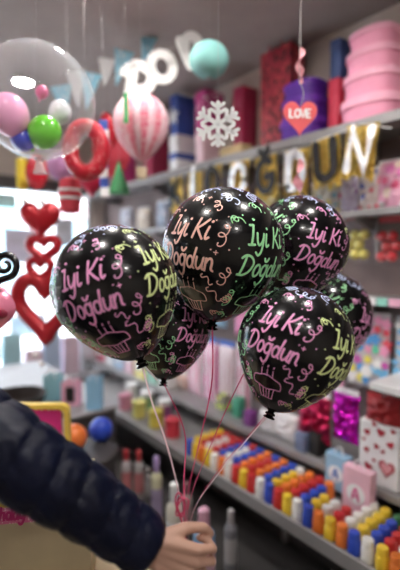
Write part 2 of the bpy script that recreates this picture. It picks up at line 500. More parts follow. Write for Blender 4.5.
def print_unit(mb, seed, fn, w, top=True):
    r = random.Random(seed)
    st = .035
    hand_text(mb, 'İyi Ki', -.02, .18, .30, .036, fn, step=st)
    hand_text(mb, 'Doğdun', .00, -.26, .295, .036, fn, step=st)
    # cupcake with three candles
    cx, cy = .02, -.80
    def P(pts): stroke(mb, [(cx + a, cy + b) for a, b in pts], w, fn, 0, st)
    P(crom([(-.14, .03), (-.25, .06), (-.24, .17), (-.13, .2), (0, .235), (.13, .2), (.24, .16), (.25, .05), (.14, .03), (0, 0), (-.14, .03)], 4))
    P([(-.14, .02), (-.1, -.17), (.1, -.17), (.14, .02)])
    for k in (-.05, 0, .05): P([(k * 1.2, 0), (k * .9, -.16)])
    for k in (-.1, 0, .1):
        P([(k, .22), (k, .32)]); P([(k, .36), (k + .012, .385)])
    # streamers round the text
    for (u, v, s, a, k) in ((.55, .30, .32, 1.4, 0), (.64, -.30, .30, .9, 0), (.44, -.60, .24, 2.5, 1), (.62, -.66, .19, .9, 2), (.34, -.98, .2, 1.0, 3),
                            (-.40, -.62, .28, 2.0, 0), (-.50, .52, .22, .9, 3), (-.30, -1.0, .2, .2, 3), (.36, -.38, .18, 2.6, 1),
                            (-.12, .80, .22, .4, 3), (.26, .76, .22, 2.1, 0)):
        stroke(mb, swirl(u, v, s, a + r.uniform(-.3, .3), k), w, fn, 0, None)
    for (u, v) in ((.40, .05), (.66, .08), (-.52, .12), (.5, .56), (.32, -.55), (-.3, -.45), (.2, .62), (-.4, .62), (.62, -.72), (-.15, -1.05), (.5, -.88), (-.44, -.36), (.04, .72), (.36, .48)):
        stroke(mb, [(u, v)], .024, fn)
    for (u, v) in ((.48, .02), (.06, .88), (-.56, .55)):  # little four-pointed stars
        for a in (0, PI / 2):
            stroke(mb, [(u - .03 * math.cos(a), v - .03 * math.sin(a)), (u + .03 * math.cos(a), v + .03 * math.sin(a))], w * .8, fn)

def make_balloon(px, py, d, rpx, lean, tilt, az0, first, label):
    """lean: degrees the top leans right in view, tilt: degrees the top leans towards the viewer"""
    cen = atd(px, py, d); R = rpx * d / FPX
    to = (CAM - cen).normalized()
    rt = to.cross(V((0, 0, 1))).normalized() * -1
    up = rt.cross(-to).normalized()
    L = math.radians(lean); T = math.radians(tilt)
    Z = (up * math.cos(L) + rt * math.sin(L)) * math.cos(T) + to * math.sin(T)
    Y = -(to - Z * to.dot(Z)).normalized(); X = Y.cross(Z)
    root = thing('black_balloon', label, 'balloon', (0, 0, 0), 0, 'black birthday balloons')
    root.matrix_world = Matrix(((X.x, Y.x, Z.x, cen.x), (X.y, Y.y, Z.y, cen.y), (X.z, Y.z, Z.z, cen.z), (0, 0, 0, 1)))
    NE, NA = 40, 56; b = MB(); vs = []; fs = []
    for i in range(NE + 1):
        e = -PI / 2 * .985 + (PI * .985 + .02) * i / NE if i else -PI / 2 * .985
        e = min(e, PI / 2 - 1e-3)
        for k in range(NA): vs.append(balloon_surf(R, 2 * PI * k / NA, e))
    for i in range(NE):
        for k in range(NA):
            k2 = (k + 1) % NA; fs.append((i * NA + k, i * NA + k2, (i + 1) * NA + k2, (i + 1) * NA + k))
    fs.append(tuple(NE * NA + k for k in range(NA)))
    b.add(vs, fs)
    b.build('body', m_latex, root)
    zb = -R * 1.22
    MB().lathe([(R * .085, zb + .012 * R), (R * .05, zb - .03 * R), (R * .085, zb - .05 * R), (R * .09, zb - .075 * R), (R * .05, zb - .09 * R),
                (R * .10, zb - .12 * R), (R * .105, zb - .135 * R), (R * .06, zb - .13 * R), (R * .01, zb - .11 * R)], 18, None, 1, .8).build('knot', m_latex, root)
    for k in range(5):
        ph0 = math.radians(az0 + (0, 76, 148, 218, 289)[k]); col = ORDER[(ORDER.index(first) + k) % 5]
        fn = lambda u, v, h, ph0=ph0: balloon_surf(R, ph0 + u / max(.28, math.cos(v)), v, .0007)
        mb = MB(); print_unit(mb, int(px) * 7 + k, fn, .017)
        o = mb.build('print', PRM[col], root, smooth=False)
        o['label'] = col + ' lettering and streamer print'
    # crown of pale blue streamers
    mb = MB()
    for k in range(8):
        ph0 = 2 * PI * k / 8 + az0
        fn = lambda u, v, h, ph0=ph0: balloon_surf(R, ph0 + u / max(.22, math.cos(v)), v, .0007)
        stroke(mb, swirl(0, .95 + .14 * (k % 2), .32, k * 1.3, (0, 3, 0, 2)[k % 4]), .020, fn)
        stroke(mb, [(.14, 1.05)], .028, fn); stroke(mb, [(-.12, .9)], .026, fn)
    for k in range(4):
        ph0 = 2 * PI * k / 4 + az0 + .4
        fn = lambda u, v, h, ph0=ph0: balloon_surf(R, ph0 + u / max(.22, math.cos(v)), v, .0007)
        stroke(mb, swirl(0, 1.3, .18, k * 2.1, (k + 1) % 4), .018, fn)
    o = mb.build('print', PRM['lilac'], root, smooth=False); o['label'] = 'pale blue streamer print on the crown'
    return root, (root.matrix_world @ V((0, 0, zb - .06 * R)))

BAL = [
    make_balloon(115.5, 288, .93, 62, -18, 0, -24, 'pink', 'black birthday balloon with pink lettering, leftmost and nearest, above the sleeve'),
    make_balloon(223, 250, 1.08, 60.5, 8, 4, -33, 'salmon', 'black birthday balloon in the top middle, salmon lettering left and green lettering right'),
    make_balloon(294.5, 344.5, .96, 57, 18, 2, -19, 'pink', 'black birthday balloon lowest on the right, pink lettering left and lime lettering right'),
    make_balloon(298.5, 245.5, 1.27, 48.5, 16, 0, -48, 'green', 'black birthday balloon at upper right, partly behind the top middle balloon'),
    make_balloon(326, 316, 1.50, 44, 22, 0, -12, 'green', 'black birthday balloon peeking out behind the two right balloons'),
    make_balloon(169, 328, 1.22, 42, 6, 0, 38, 'pink', 'black birthday balloon low between the left and middle balloons, mostly hidden'),
]
# ribbons, all gathered in the hand
GRIP = atd(187, 552, .79)
def ribbon(a, mids, label, col, w=.0035):
    pts = [a] + [atd(*m) for m in mids] + [GRIP + V((rnd.uniform(-.003, .003), rnd.uniform(-.003, .003), 0))]
    P = [pts[0] * 2 - pts[1]] + pts + [pts[-1] * 2 - pts[-2]]; out = []
    for i in range(1, len(P) - 2):
        p0, p1, p2, p3 = P[i - 1:i + 3]
        for k in range(8):
            t = k / 8
            out.append(.5 * ((2 * p1) + (p2 - p0) * t + (2 * p0 - 5 * p1 + 4 * p2 - p3) * t * t + (3 * p1 - p0 - 3 * p2 + p3) * t ** 3))
    out.append(pts[-1])
    vs = []; fs = []
    for i, p in enumerate(out):
        tw = i * .05; side = Rv * math.cos(tw) * w / 2 + Fv * math.sin(tw) * w / 2
        nn = Fv * .0005
        vs += [p - side - nn, p + side - nn, p + side + nn, p - side + nn]
    for i in range(len(out) - 1):
        for k in range(4): fs.append((4 * i + k, 4 * i + (k + 1) % 4, 4 * i + 4 + (k + 1) % 4, 4 * i + 4 + k))
    fs += [(3, 2, 1, 0), tuple(len(vs) - 4 + k for k in range(4))]
    return tag(MB().add(vs, fs).build('balloon_ribbon', col, smooth=False), label, 'ribbon', 'balloon ribbons')
m_rw = mat('pale pink ribbon', (.85, .62, .66), .35); m_rr = mat('crimson ribbon', (.62, .06, .16), .35)
ribbon(BAL[0][1], [(152, 402, .9), (166, 442, .86), (178, 490, .82)], 'pale pink ribbon hanging from the leftmost balloon', m_rw)
ribbon(BAL[1][1], [(212, 380, .97), (200, 440, .9), (188, 495, .82)], 'crimson ribbon hanging from the top middle balloon', m_rr)
ribbon(BAL[2][1], [(250, 436, .95), (215, 478, .88), (193, 512, .82)], 'pale pink ribbon slanting from the lowest right balloon to the hand', m_rw)
ribbon(BAL[3][1], [(238, 385, 1.1), (213, 440, .98), (190, 500, .83)], 'crimson ribbon running from the upper right balloon', m_rr)
ribbon(BAL[4][1], [(262, 420, 1.2), (222, 466, 1.0), (195, 508, .84)], 'crimson ribbon slanting from the balloon behind the right pair', m_rr)
ribbon(BAL[5][1], [(184, 430, 1.05), (184, 480, .9), (185, 520, .81)], 'crimson ribbon dropping straight from the low hidden balloon', m_rr)
# short white ribbon tail at the left balloon's knot
k0 = BAL[0][1]
tag(MB().tube([k0, k0 + Rv * .012 - Uv * .014, k0 + Rv * .03 - Uv * .034, k0 + Rv * .036 - Uv * .04], .0022, 6).build('ribbon_tail', m_white), 'short white ribbon tail tied at the leftmost balloon knot', 'ribbon')
# coil of spare ribbon looped above the hand
pts = []
for i in range(70):
    t = i / 69 * 2 * PI * 2.6
    rr_ = .019 + .005 * math.sin(i * .23)
    pts.append(atd(181, 511, .795) + Rv * (rr_ * .62 * math.cos(t) + .006 * math.sin(i * .2)) + Uv * (rr_ * math.sin(t) + .004 * math.cos(i * .31)) + Fv * (.0002 * i))
pts += [pts[-1].lerp(GRIP, .5) + Rv * .004, GRIP]
tag(MB().tube(pts, .0016, 6).build('ribbon_coil', m_rr), 'loop of spare crimson ribbon coiled just above the hand', 'ribbon')

# ------------------------------------------------------------------ the person
def remesh(mb, voxel, name, m, parent=None, smooth_it=4):
    o = mb.build(name, m, None)
    r = o.modifiers.new('r', 'REMESH'); r.mode = 'VOXEL'; r.voxel_size = voxel
    s = o.modifiers.new('s', 'SMOOTH'); s.factor = .5; s.iterations = smooth_it
    dg = bpy.context.evaluated_depsgraph_get(); me = bpy.data.meshes.new_from_object(o.evaluated_get(dg))
    o.modifiers.clear(); o.data = me
    for p in me.polygons: p.use_smooth = True
    if parent: o.parent = parent
    return o
def cap(mb, a, b, ra, rb, seg=14):
    a = V(a); b = V(b); d = (b - a); n = 6; pts = []; rs = []
    u = d.normalized()
    for k in range(n + 1):
        q = -PI / 2 + PI / 2 * k / n
        pts.append(a + u * ra * math.sin(q)); rs.append(max(ra * math.cos(q), ra * .02))
    for k in range(1, n + 1):
        q = PI / 2 * k / n
        pts.append(b + u * rb * math.sin(q)); rs.append(max(rb * math.cos(q), rb * .02))
    mb.tube(pts, rs, seg)
ELB = camp(*[((-6 - 200) / FPX) * .72, ((285 - 442) / FPX) * .72, .72])
WRI = camp(((146 - 200) / FPX) * .77, ((285 - 545) / FPX) * .77, .77)
SHO = V((ELB.x, ELB.y, 0)) + V((-Rv.x * .30, -Rv.y * .30, 0)) + V((math.sin(YAW), math.cos(YAW), 0)) * .08; SHO.z = 1.36
face = V((math.sin(YAW), math.cos(YAW), 0))     # the way the person faces
sidev = -V((Rv.x, Rv.y, 0)).normalized()        # the person's left
TOR = SHO + sidev * .19 - face * .02
base = V((TOR.x, TOR.y, 0))
def bp(f, s, z): return base + face * f + sidev * s + V((0, 0, z))
b = MB()
cap(b, bp(0, 0, .95), bp(0, 0, 1.12), .14, .13); cap(b, bp(0, 0, 1.12), bp(.01, 0, 1.30), .13, .14)
cap(b, bp(0, -.13, 1.34), bp(0, .13, 1.34), .075, .075)
cap(b, bp(0, 0, 1.36), bp(.02, 0, 1.50), .058, .052)
b.ball(bp(.03, 0, 1.60), (.085, .085, .115)); b.ball(bp(.05, 0, 1.54), (.062, .062, .062))
cap(b, bp(.10, 0, 1.59), bp(.125, 0, 1.565), .011, .015)     # nose
for s in (-1, 1):
    b.ball(bp(.02, s * .088, 1.585), (.018, .018, .032))         # ears
    cap(b, bp(0, s * .09, .92), bp(.01, s * .09, .50), .088, .058); cap(b, bp(.01, s * .09, .50), bp(-.01, s * .09, .09), .058, .036)
    cap(b, bp(-.03, s * .09, .05), bp(.14, s * .10, .04), .038, .032)
cap(b, bp(.085, -.022, 1.535), bp(.085, .022, 1.535), .012, .012)  # lips
LSH = bp(0, .19, 1.36); LEL = bp(-.02, .25, 1.08); LWR = bp(.07, .24, .84)
cap(b, SHO, ELB, .05, .042); cap(b, ELB, WRI, .042, .027)
cap(b, LSH, LEL, .05, .042); cap(b, LEL, LWR, .042, .027)
def hand(W, f, s, t):
    f = f.normalized(); t = (t - f * t.dot(f)).normalized(); s = (s - f * s.dot(f) - t * s.dot(t)).normalized()
    def q(a, c, d): return W + f * a + s * c + t * d
    for i in range(4):
        kx = (.080, .086, .081, .072)[i]; kt = .033 - .0212 * i; ln = (.95, 1.06, 1.0, .82)[i]
        k = q(kx, .006, kt)
        cap(b, q(.005, 0, kt * .5), k, .0150, .0102)
        p1 = k + (f * .86 - s * .50 + t * (.06 - .05 * i)).normalized() * .038 * ln
        p2 = p1 + (-f * .30 - s * .95).normalized() * .026 * ln
        p3 = p2 + (-f * .95 + s * .20).normalized() * .020 * ln
        cap(b, k, p1, .0098, .0086); cap(b, p1, p2, .0087, .0078); cap(b, p2, p3, .0078, .0068)
    a0 = q(.020, -.008, .024); a1 = q(.052, -.018, .050); a2 = q(.084, -.030, .056); a3 = q(.106, -.042, .046)
    cap(b, a0, a1, .0160, .0112); cap(b, a1, a2, .0110, .0096); cap(b, a2, a3, .0096, .0078)
fdir = (WRI - ELB).normalized()
hand(WRI + fdir * .01, (fdir * .9 + Rv * .45), -Fv, Uv)
hand(LWR, (LWR - LEL) + V((0, 0, -.05)), sidev, face)
m_skin = mat('skin', (.55, .33, .25), .5, var=.06)
person = remesh(b, .003, 'person', m_skin, None, 3)
tag(person, 'person in a navy quilted jacket reaching in from the left, holding the balloon ribbons', 'person')
# eyes, hair, clothing
hb = MB(); hb.ball(bp(.0, 0, 1.628), (.104, .104, .10)); hb.ball(bp(-.04, 0, 1.57), (.075, .085, .10)); remesh(hb, .01, 'hair', mat('dark brown hair', (.03, .02, .015), .6, bump=.4, bscale=120), person)
for s in (-1, 1): MB().ball(bp(.108, s * .033, 1.605), (.009, .009, .009)).build('eye', mat('eye white', (.8, .8, .8), .2), person)
m_navy = mat('navy nylon', (.003, .0052, .021), .42, spec=.24, var=.25, bump=.3, bscale=45)
def sleeve(pts, rads, seams, seed, nseg=72, steps=170):
    P = [V(p) for p in pts]; E = [P[0] * 2 - P[1]] + P + [P[-1] * 2 - P[-2]]
    Rr = [rads[0]] + list(rads) + [rads[-1]]
    path = []; rr = []
    n = len(P) - 1
    for i in range(steps + 1):
        x = i / steps * n; k = min(int(x), n - 1); t = x - k
        p0, p1, p2, p3 = E[k:k + 4]
        path.append(.5 * ((2 * p1) + (p2 - p0) * t + (2 * p0 - 5 * p1 + 4 * p2 - p3) * t * t + (3 * p1 - p0 - 3 * p2 + p3) * t ** 3))
        rr.append(rads[k] * (1 - t) + rads[k + 1] * t)
    L = [0]
    for a, c in zip(path, path[1:]): L.append(L[-1] + (c - a).length)
    vs = []; fs = []; prev = None
    for i, p in enumerate(path):
        a = path[max(0, i - 1)]; c = path[min(steps, i + 1)]; t = (c - a).normalized()
        u = t.orthogonal().normalized() if prev is None else (prev - t * prev.dot(t)).normalized()
        prev = u; w = t.cross(u)
        for k in range(nseg):
            q = 2 * PI * k / nseg
            d = V((math.cos(q), math.sin(q), 0))
            # slanting quilt seams with puffed bands and pulled wrinkles between them
            s = L[i] / seams + .16 * math.sin(q + 1.0) + .10 * noise.noise(V((d.x * 1.5, d.y * 1.5, L[i] * 6 + seed)))
            band = abs(math.sin(PI * s)) ** .38
            wr = noise.noise(V((d.x * 2.6 + seed, d.y * 2.6, L[i] * 13))) * .5 + noise.noise(V((d.x * 5 + L[i] * 9, d.y * 5 - seed, L[i] * 30))) * .30
            r = rr[i] * (.91 + .095 * band + .085 * wr + .045 * noise.noise(V((d.x * 1.2, d.y * 1.2, L[i] * 55 + 9 * d.y))))
            edge = min(1, (L[-1] - L[i]) / .012 + .0)
            r *= .82 + .18 * min(1, max(0, edge)) ** .5
            vs.append(p + (u * d.x + w * d.y) * r)
    for i in range(steps):
        for k in range(nseg):
            k2 = (k + 1) % nseg; fs.append((i * nseg + k, i * nseg + k2, (i + 1) * nseg + k2, (i + 1) * nseg + k))
    # turned-in cuff
    t = (path[-1] - path[-2]).normalized(); o = len(vs); li = steps * nseg
    for k in range(nseg): vs.append(path[-1] - t * .03 + (vs[li + k] - path[-1]) * .7)
    for k in range(nseg):
        k2 = (k + 1) % nseg; fs.append((li + k, li + k2, o + k2, o + k))
    return MB().add(vs, fs)
mid = ELB.lerp(WRI, .5) + Uv * .004
sl = sleeve([SHO + face * -.05 + V((0, 0, .01)), SHO.lerp(ELB, .5) - V((0, 0, .01)), ELB, mid, WRI + fdir * .012], [.088, .080, .071, .064, .050], .058, 3.0)
sl.build('sleeve', m_navy, person)
sleeve([LSH + V((0, 0, .01)) - sidev * .04, LSH.lerp(LEL, .5), LEL, LEL.lerp(LWR, .5), LWR], [.09, .085, .075, .064, .05], .06, 8.0, 40, 90).build('sleeve', m_navy, person)
tb = MB(); vs = []; fs = []; NS = 60; NZ = 80
for j in range(NZ + 1):
    z = .80 + .66 * j / NZ
    q = min(1, max(0, (z - 1.28) / .18)); rx = .165 * (1 - .62 * q * q); ry = .225 * (1 - .68 * q ** 1.5)
    puff = 1 + .045 * (abs(math.sin(PI * (z - .8) / .075)) ** .6 - .5)
    for k in range(NS):
        a = 2 * PI * k / NS
        vs.append(bp(math.cos(a) * rx * puff, math.sin(a) * ry * puff, z))
for j in range(NZ):
    for k in range(NS):
        k2 = (k + 1) % NS; fs.append((j * NS + k, j * NS + k2, (j + 1) * NS + k2, (j + 1) * NS + k))
tb.add(vs, fs).build('jacket', m_navy, person)
tr = MB(); cap(tr, bp(0, 0, .93), bp(0, 0, .88), .15, .15)
for s in (-1, 1): cap(tr, bp(0, s * .09, .88), bp(.01, s * .09, .50), .105, .078); cap(tr, bp(.01, s * .09, .50), bp(-.01, s * .09, .14), .078, .062)
remesh(tr, .014, 'trousers', mat('dark denim', (.03, .04, .07), .8, bump=.3, bscale=90), person)
for s in (-1, 1):
    sh = MB(); cap(sh, bp(-.04, s * .09, .053), bp(.15, s * .10, .048), .052, .046); cap(sh, bp(-.03, s * .09, .06), bp(-.02, s * .09, .12), .05, .048)
    remesh(sh, .01, 'shoe', mat('black leather', (.02, .02, .02), .4), person)

# ------------------------------------------------------------------ shelving along the right wall
def shelf(name, label, x0, ztop, y0, y1, th, lip, m, stand=None):
    t = thing(name, label, 'shelf', (0, 0, 0))
    MB().box(((x0 + XR) / 2, (y0 + y1) / 2, ztop - th / 2), (XR - x0, y1 - y0, th), bev=.003).build('board', m, t, smooth=False)
    MB().box((x0 - .006, (y0 + y1) / 2, ztop - lip / 2 + .008), (.012, y1 - y0, lip), bev=.003).build('price_rail', m_steel, t, smooth=False)
    k = y0 + .25
    while k < y1 - .1:
        MB().prism([(0, 0), (-(XR - x0) * .85, 0), (-(XR - x0) * .85, -.012), (0, -.09)], .008, Matrix.Translation((XR, k, ztop - th))).build('bracket', m_steel, t, smooth=False)
        k += .9
    return t
shelf('wall_shelf', 'long grey top shelf on the right wall, stacked with gift boxes', 1.75, 2.085, -.9, 4.15, .025, .045, m_steel)
shelf('wall_shelf', 'narrow shelf of confetti bags under the gold letter banner', 1.82, 1.70, -.9, 3.9, .018, .03, m_steel)
tagshelf = shelf('wall_shelf', 'wall shelf edge carrying coloured price tags, above the sticker packs', 1.80, 1.30, -.9, 3.9, .018, .03, m_steel)
shelf('wall_shelf', 'mid height shelf behind the rows of coloured bottles', 1.66, .52, -.9, 3.9, .02, .032, m_steel)
# base unit under the bottles
bu = thing('base_shelf_unit', 'low steel base shelf carrying the rows of coloured bottles', 'shelf', (0, 0, 0))
MB().box(((1.35 + XR) / 2, 1.35, .385), (XR - 1.35, 4.3, .03)).build('board', m_steel, bu, smooth=False)
MB().box((1.342, 1.35, .39), (.016, 4.3, .06), bev=.004).build('price_rail', m_steel, bu, smooth=False)
MB().box((1.80, 1.35, .18), (.46, 4.3, .36)).build('back_panel', m_dark, bu, smooth=False)
MB().box(((1.0 + 1.57) / 2, .65, .10), (.57, 2.9, .04)).build('foot_tier', m_dark, bu, smooth=False)
MB().box(((1.05 + 1.57) / 2, .65, .04), (.5, 2.9, .08)).build('plinth', m_dark, bu, smooth=False)
for k in (-.7, 1.3, 3.4):
    MB().box((1.56, k, .24), (.03, .03, .26)).build('upright', m_steel, bu, smooth=False)

# ---- boxes on the top shelf
ZS = 2.085
def hatbox(root, z0, rx, ry, h, m, mlid, sq=2.6, name='box'):
    def fn(a, r, z): return r / (abs(math.cos(a)) ** sq + abs(math.sin(a)) ** sq) ** (1 / sq)
    body = MB().lathe([(.97, z0), (.98, z0 + .004), (.98, z0 + h * .8)], 44, None, rx, ry, fn)
    lid = MB().lathe([(1.0, z0 + h * .70), (1.06, z0 + h * .70), (1.06, z0 + h * .97), (1.04, z0 + h)], 44, None, rx, ry, fn)
    return body, lid
def hat_stack(px, X, items, name, rx, ry, sq=2.6, lidm=None):
    """items: (height, shrink, material, label) bottom first; each box its own thing"""
    y = yx(px, X); z = ZS
    for h, k, m, lab, g in items:
        t = thing('gift_box', lab, 'gift box', (X, y, z), 0, g)
        bd, ld = hatbox(t, 0, rx * k, ry * k, h, m, m, sq)
        bd.build('body', m, t); ld.build('lid', lidm or m, t)
        z += h + .001
m_pinkbox = mat('pink card', (.95, .38, .54), .55); m_purple = mat('purple card', (.10, .018, .30), .5)
m_red = mat('red card', (.55, .03, .07), .5); m_navybox = mat('navy card', (.03, .06, .17), .5)
m_crim = mat('crimson card', (.36, .015, .07), .5); m_mag = mat('magenta card', (.55, .05, .25), .5)
m_kraft = mat('kraft card', (.52, .38, .20), .8); m_blush = mat('blush card', (.86, .62, .68), .6)
m_whitecard = mat('white card', (.85, .85, .86), .6); m_blue = mat('royal blue card', (.04, .09, .38), .5)
PG = 'pink lidded gift boxes on the top shelf'
hat_stack(369, 1.915, [(.128, 1.0, m_pinkbox, 'large pink lidded gift box at the bottom of the right stack', PG), (.112, .93, m_pinkbox, 'pink lidded gift box second from the bottom of the right stack', PG),
                       (.10, .86, m_pinkbox, 'pink lidded gift box third from the bottom of the right stack', PG), (.09, .78, m_pinkbox, 'smallest pink lidded gift box on top of the right stack', PG)], 'pink', .122, .136, 2.6, mat('pink lid card', (.97, .46, .60), .5))
UG = 'purple lidded gift boxes on the top shelf'
hat_stack(303, 1.90, [(.125, 1.0, m_purple, 'large purple lidded gift box at the bottom behind the heart tag', UG), (.10, .95, m_purple, 'middle purple lidded gift box of the stack behind the heart tag', UG),
                      (.085, .88, m_purple, 'smallest purple lidded gift box on top of its stack', UG)], 'purple', .106, .116, 3.2, mat('purple lid card', (.14, .03, .38), .45))
def boxfit(pxl, pxr, X, dx):
    yf = yx(pxl, X); yn = yx(pxr, X + dx)
    return yn, yf
def carton(pxl, pxr, pyb, pyt, X, dx, m, label, z=None, lid=True, cat='gift box', name='gift_box', group=None, ribbon_m=None, wmin=.06):
    yn, yf = boxfit(pxl, pxr, X, dx)
    if yf - yn < wmin: yn = yf - wmin
    pxn = (pxl + pxr) / 2
    zb = z if z is not None else ZS
    zt = zat(pxn, pyt, X); h = max(.03, zt - zb)
    t = thing(name, label, cat, (X + dx / 2, (yn + yf) / 2, zb), -PI / 2, group)
    w, d = yf - yn, dx
    if lid:
        MB().box((0, 0, h * .42), (w * .96, d * .96, h * .84), bev=.004).build('body', m, t)
        MB().box((0, 0, h * .86), (w, d, h * .28), bev=.004).build('lid', m, t)
    else:
        MB().box((0, 0, h / 2), (w, d, h), bev=.004).build('body', m, t)
    if ribbon_m:
        MB().box((0, 0, h / 2), (w * .14, d * 1.012, h * 1.012)).build('ribbon', ribbon_m, t, smooth=False)
    return t, w, d, h, zb + h
t, w, d, h, zt = carton(324, 345, 0, 78, 1.86, .16, m_red, 'red lidded gift box between the purple and pink stacks')
carton(325, 350, 0, 38, 1.86, .15, m_navybox, 'navy gift box standing on the red gift box', z=zt + .001)
carton(232, 256, 0, 84, 1.90, .13, m_crim, 'tall crimson gift box behind the low kraft box')
carton(219, 252, 0, 144, 1.765, .10, m_kraft, 'low kraft cardboard box at the front of the top shelf', lid=False, cat='box', name='cardboard_box')
t, w, d, h, zt = carton(195, 222, 0, 128, 1.80, .17, m_blush, 'pale pink gift box under the magenta flowered one')
t, w, d, h, zt2 = carton(195, 224, 0, 86, 1.80, .17, spotmat('magenta flower paper', (.50, .04, .22), [(.85, .5, .62), (.9, .75, .8), (.6, .1, .3)], 26, .32), 'magenta flowered gift box on top of the pale pink one', z=zt + .001)
t, w, d, h, zt = carton(170, 196, 0, 131, 1.80, .17, m_whitecard, 'white gift box with a blue band, under the navy star box')
MB().box((0, 0, h * .45), (w * 1.01, d * 1.01, h * .16)).build('band', m_blue, t, smooth=False)
t, w, d, h, zt = carton(171, 196, 0, 90, 1.80, .17, m_blue, 'navy blue gift box with a white star on its front', z=zt + .001)
star = [(math.sin(2 * PI * k / 10) * (.07 if k % 2 == 0 else .03), h * .45 + math.cos(2 * PI * k / 10) * (.07 if k % 2 == 0 else .03)) for k in range(10)]
MB().prism(star, .003, Matrix.Translation((0, -d / 2 - .002, 0))).build('star', m_whitecard, t, smooth=False)
carton(145, 170, 0, 106, 1.82, .17, m_crim, 'tall dark red gift box behind the pink paper balloon')
carton(112, 138, 0, 140, 1.82, .17, m_mag, 'magenta gift box at the far end of the top shelf')
# red patterned tall gift bag behind the purple stack
def gift_bag(name, label, loc, rz, w, h, d, m, mh, group=None, handle=True, cat='gift bag'):
    t = thing(name, label, cat, loc, rz, group)
    vs = [(-w / 2, -d / 2, 0), (w / 2, -d / 2, 0), (w / 2, d / 2, 0), (-w / 2, d / 2, 0), (-w / 2, -d / 2, h), (w / 2, -d / 2, h), (w / 2, d / 2, h), (-w / 2, d / 2, h),
          (w / 2 - .012, 0, h), (-w / 2 + .012, 0, h), (w / 2, 0, h * .45), (-w / 2, 0, h * .45), (w / 2, 0, 0), (-w / 2, 0, 0)]
    fs = [(0, 1, 5, 4), (2, 3, 7, 6), (1, 12, 10), (1, 10, 8, 5), (12, 2, 10), (2, 6, 8, 10), (0, 11, 13), (0, 4, 9, 11), (13, 11, 3), (3, 11, 9, 7), (0, 13, 12, 1), (13, 3, 2, 12)]
    MB().add(vs, fs).build('body', m, t, smooth=False)
    if handle:
        for s in (-1, 1):
            pts = [(-w * .22, s * d / 2 * 1.02, h - .02)] + [(w * .22 * math.cos(PI - PI * k / 12), s * d / 2, h + w * .35 * math.sin(PI * k / 12)) for k in range(13)] + [(w * .22, s * d / 2 * 1.02, h - .02)]
            MB().tube(pts, .003, 6).build('handle', mh, t)
    return t
m_leop = spotmat('red and black patterned paper', (.34, .03, .05), [(.03, .02, .02), (.55, .08, .08), (.02, .01, .01)], 34, .40)
p = onx(282, 100, 1.93)
gift_bag('gift_bag', 'tall red and black patterned gift bag behind the purple boxes', (1.93, p.y, ZS), -PI / 2, .22, zat(282, 46, 1.88) - ZS, .12, m_leop, m_red)

# ---- gold letter banner hanging along the shelf edge
XB = 1.715
m_gold = foil('gold foil', (.88, .62, .16), .30, 75, 1)
m_blackcard = mat('black glitter card', (.012, .012, .012), .35); m_silver = foil('silver foil', (.92, .92, .93), .4, 18, .35)
ban = thing('letter_banner', 'gold foil fringe banner of black and silver letters spelling Kİ DOĞDUN', 'banner', (0, 0, 0))
cards = [(176, 193, 'K', 0), (195, 189, 'İ', 1), (214, 183, 'D', 0), (239, 180, 'O', 1), (266, 176, 'Ğ', 0), (296, 171, 'D', 1), (326, 161, 'U', 0), (360, 150, 'N', 1)]
topz = []
for i, (px, py, ch, sv) in enumerate(cards):
    p = onx(px, py, XB)
    Mx = Matrix.Translation(p) @ Matrix.Rotation(-PI / 2, 4, 'Z') @ Matrix.Rotation(math.radians((-5, 4, -3, 3, -4, 4, -5, 6)[i]), 4, 'Y')
    cw, chh = .155, .215
    fr = MB(); rr = random.Random(i)
    nf = 11
    for k in range(nf):        # foil fringe strips
        x0 = -cw / 2 + cw * k / nf
        zz = -chh / 2 - rr.uniform(.0, .03); y0 = rr.uniform(-.006, .006)
        fr.add([(x0, 0, chh / 2), (x0 + cw / nf, 0, chh / 2), (x0 + cw / nf, y0, 0), (x0 + cw / nf, -y0, zz), (x0, y0, zz), (x0, -y0, 0)], [(0, 1, 2, 5), (5, 2, 3, 4)], Mx)
    card = fr.build('fringe_card', m_gold, ban, smooth=False)
    lt = MB()
    for s in BLOCK[ch]:
        stroke(lt, [((a - .36) * .165, (q - .5) * .165) for a, q in s], .038, lambda u, v, hh: Mx @ V((u, -.012 - hh, v)), .004)
    o = lt.build('letter', m_silver if sv else m_blackcard, card, smooth=False); o['label'] = ('silver' if sv else 'black') + ' letter ' + ch
    topz.append(Mx @ V((0, 0, chh / 2)))
cord = [onx(392, 128, XB)] + topz[::-1] + [onx(150, 186, XB)]
MB().tube(cord, .002, 6).build('cord', m_white, ban)

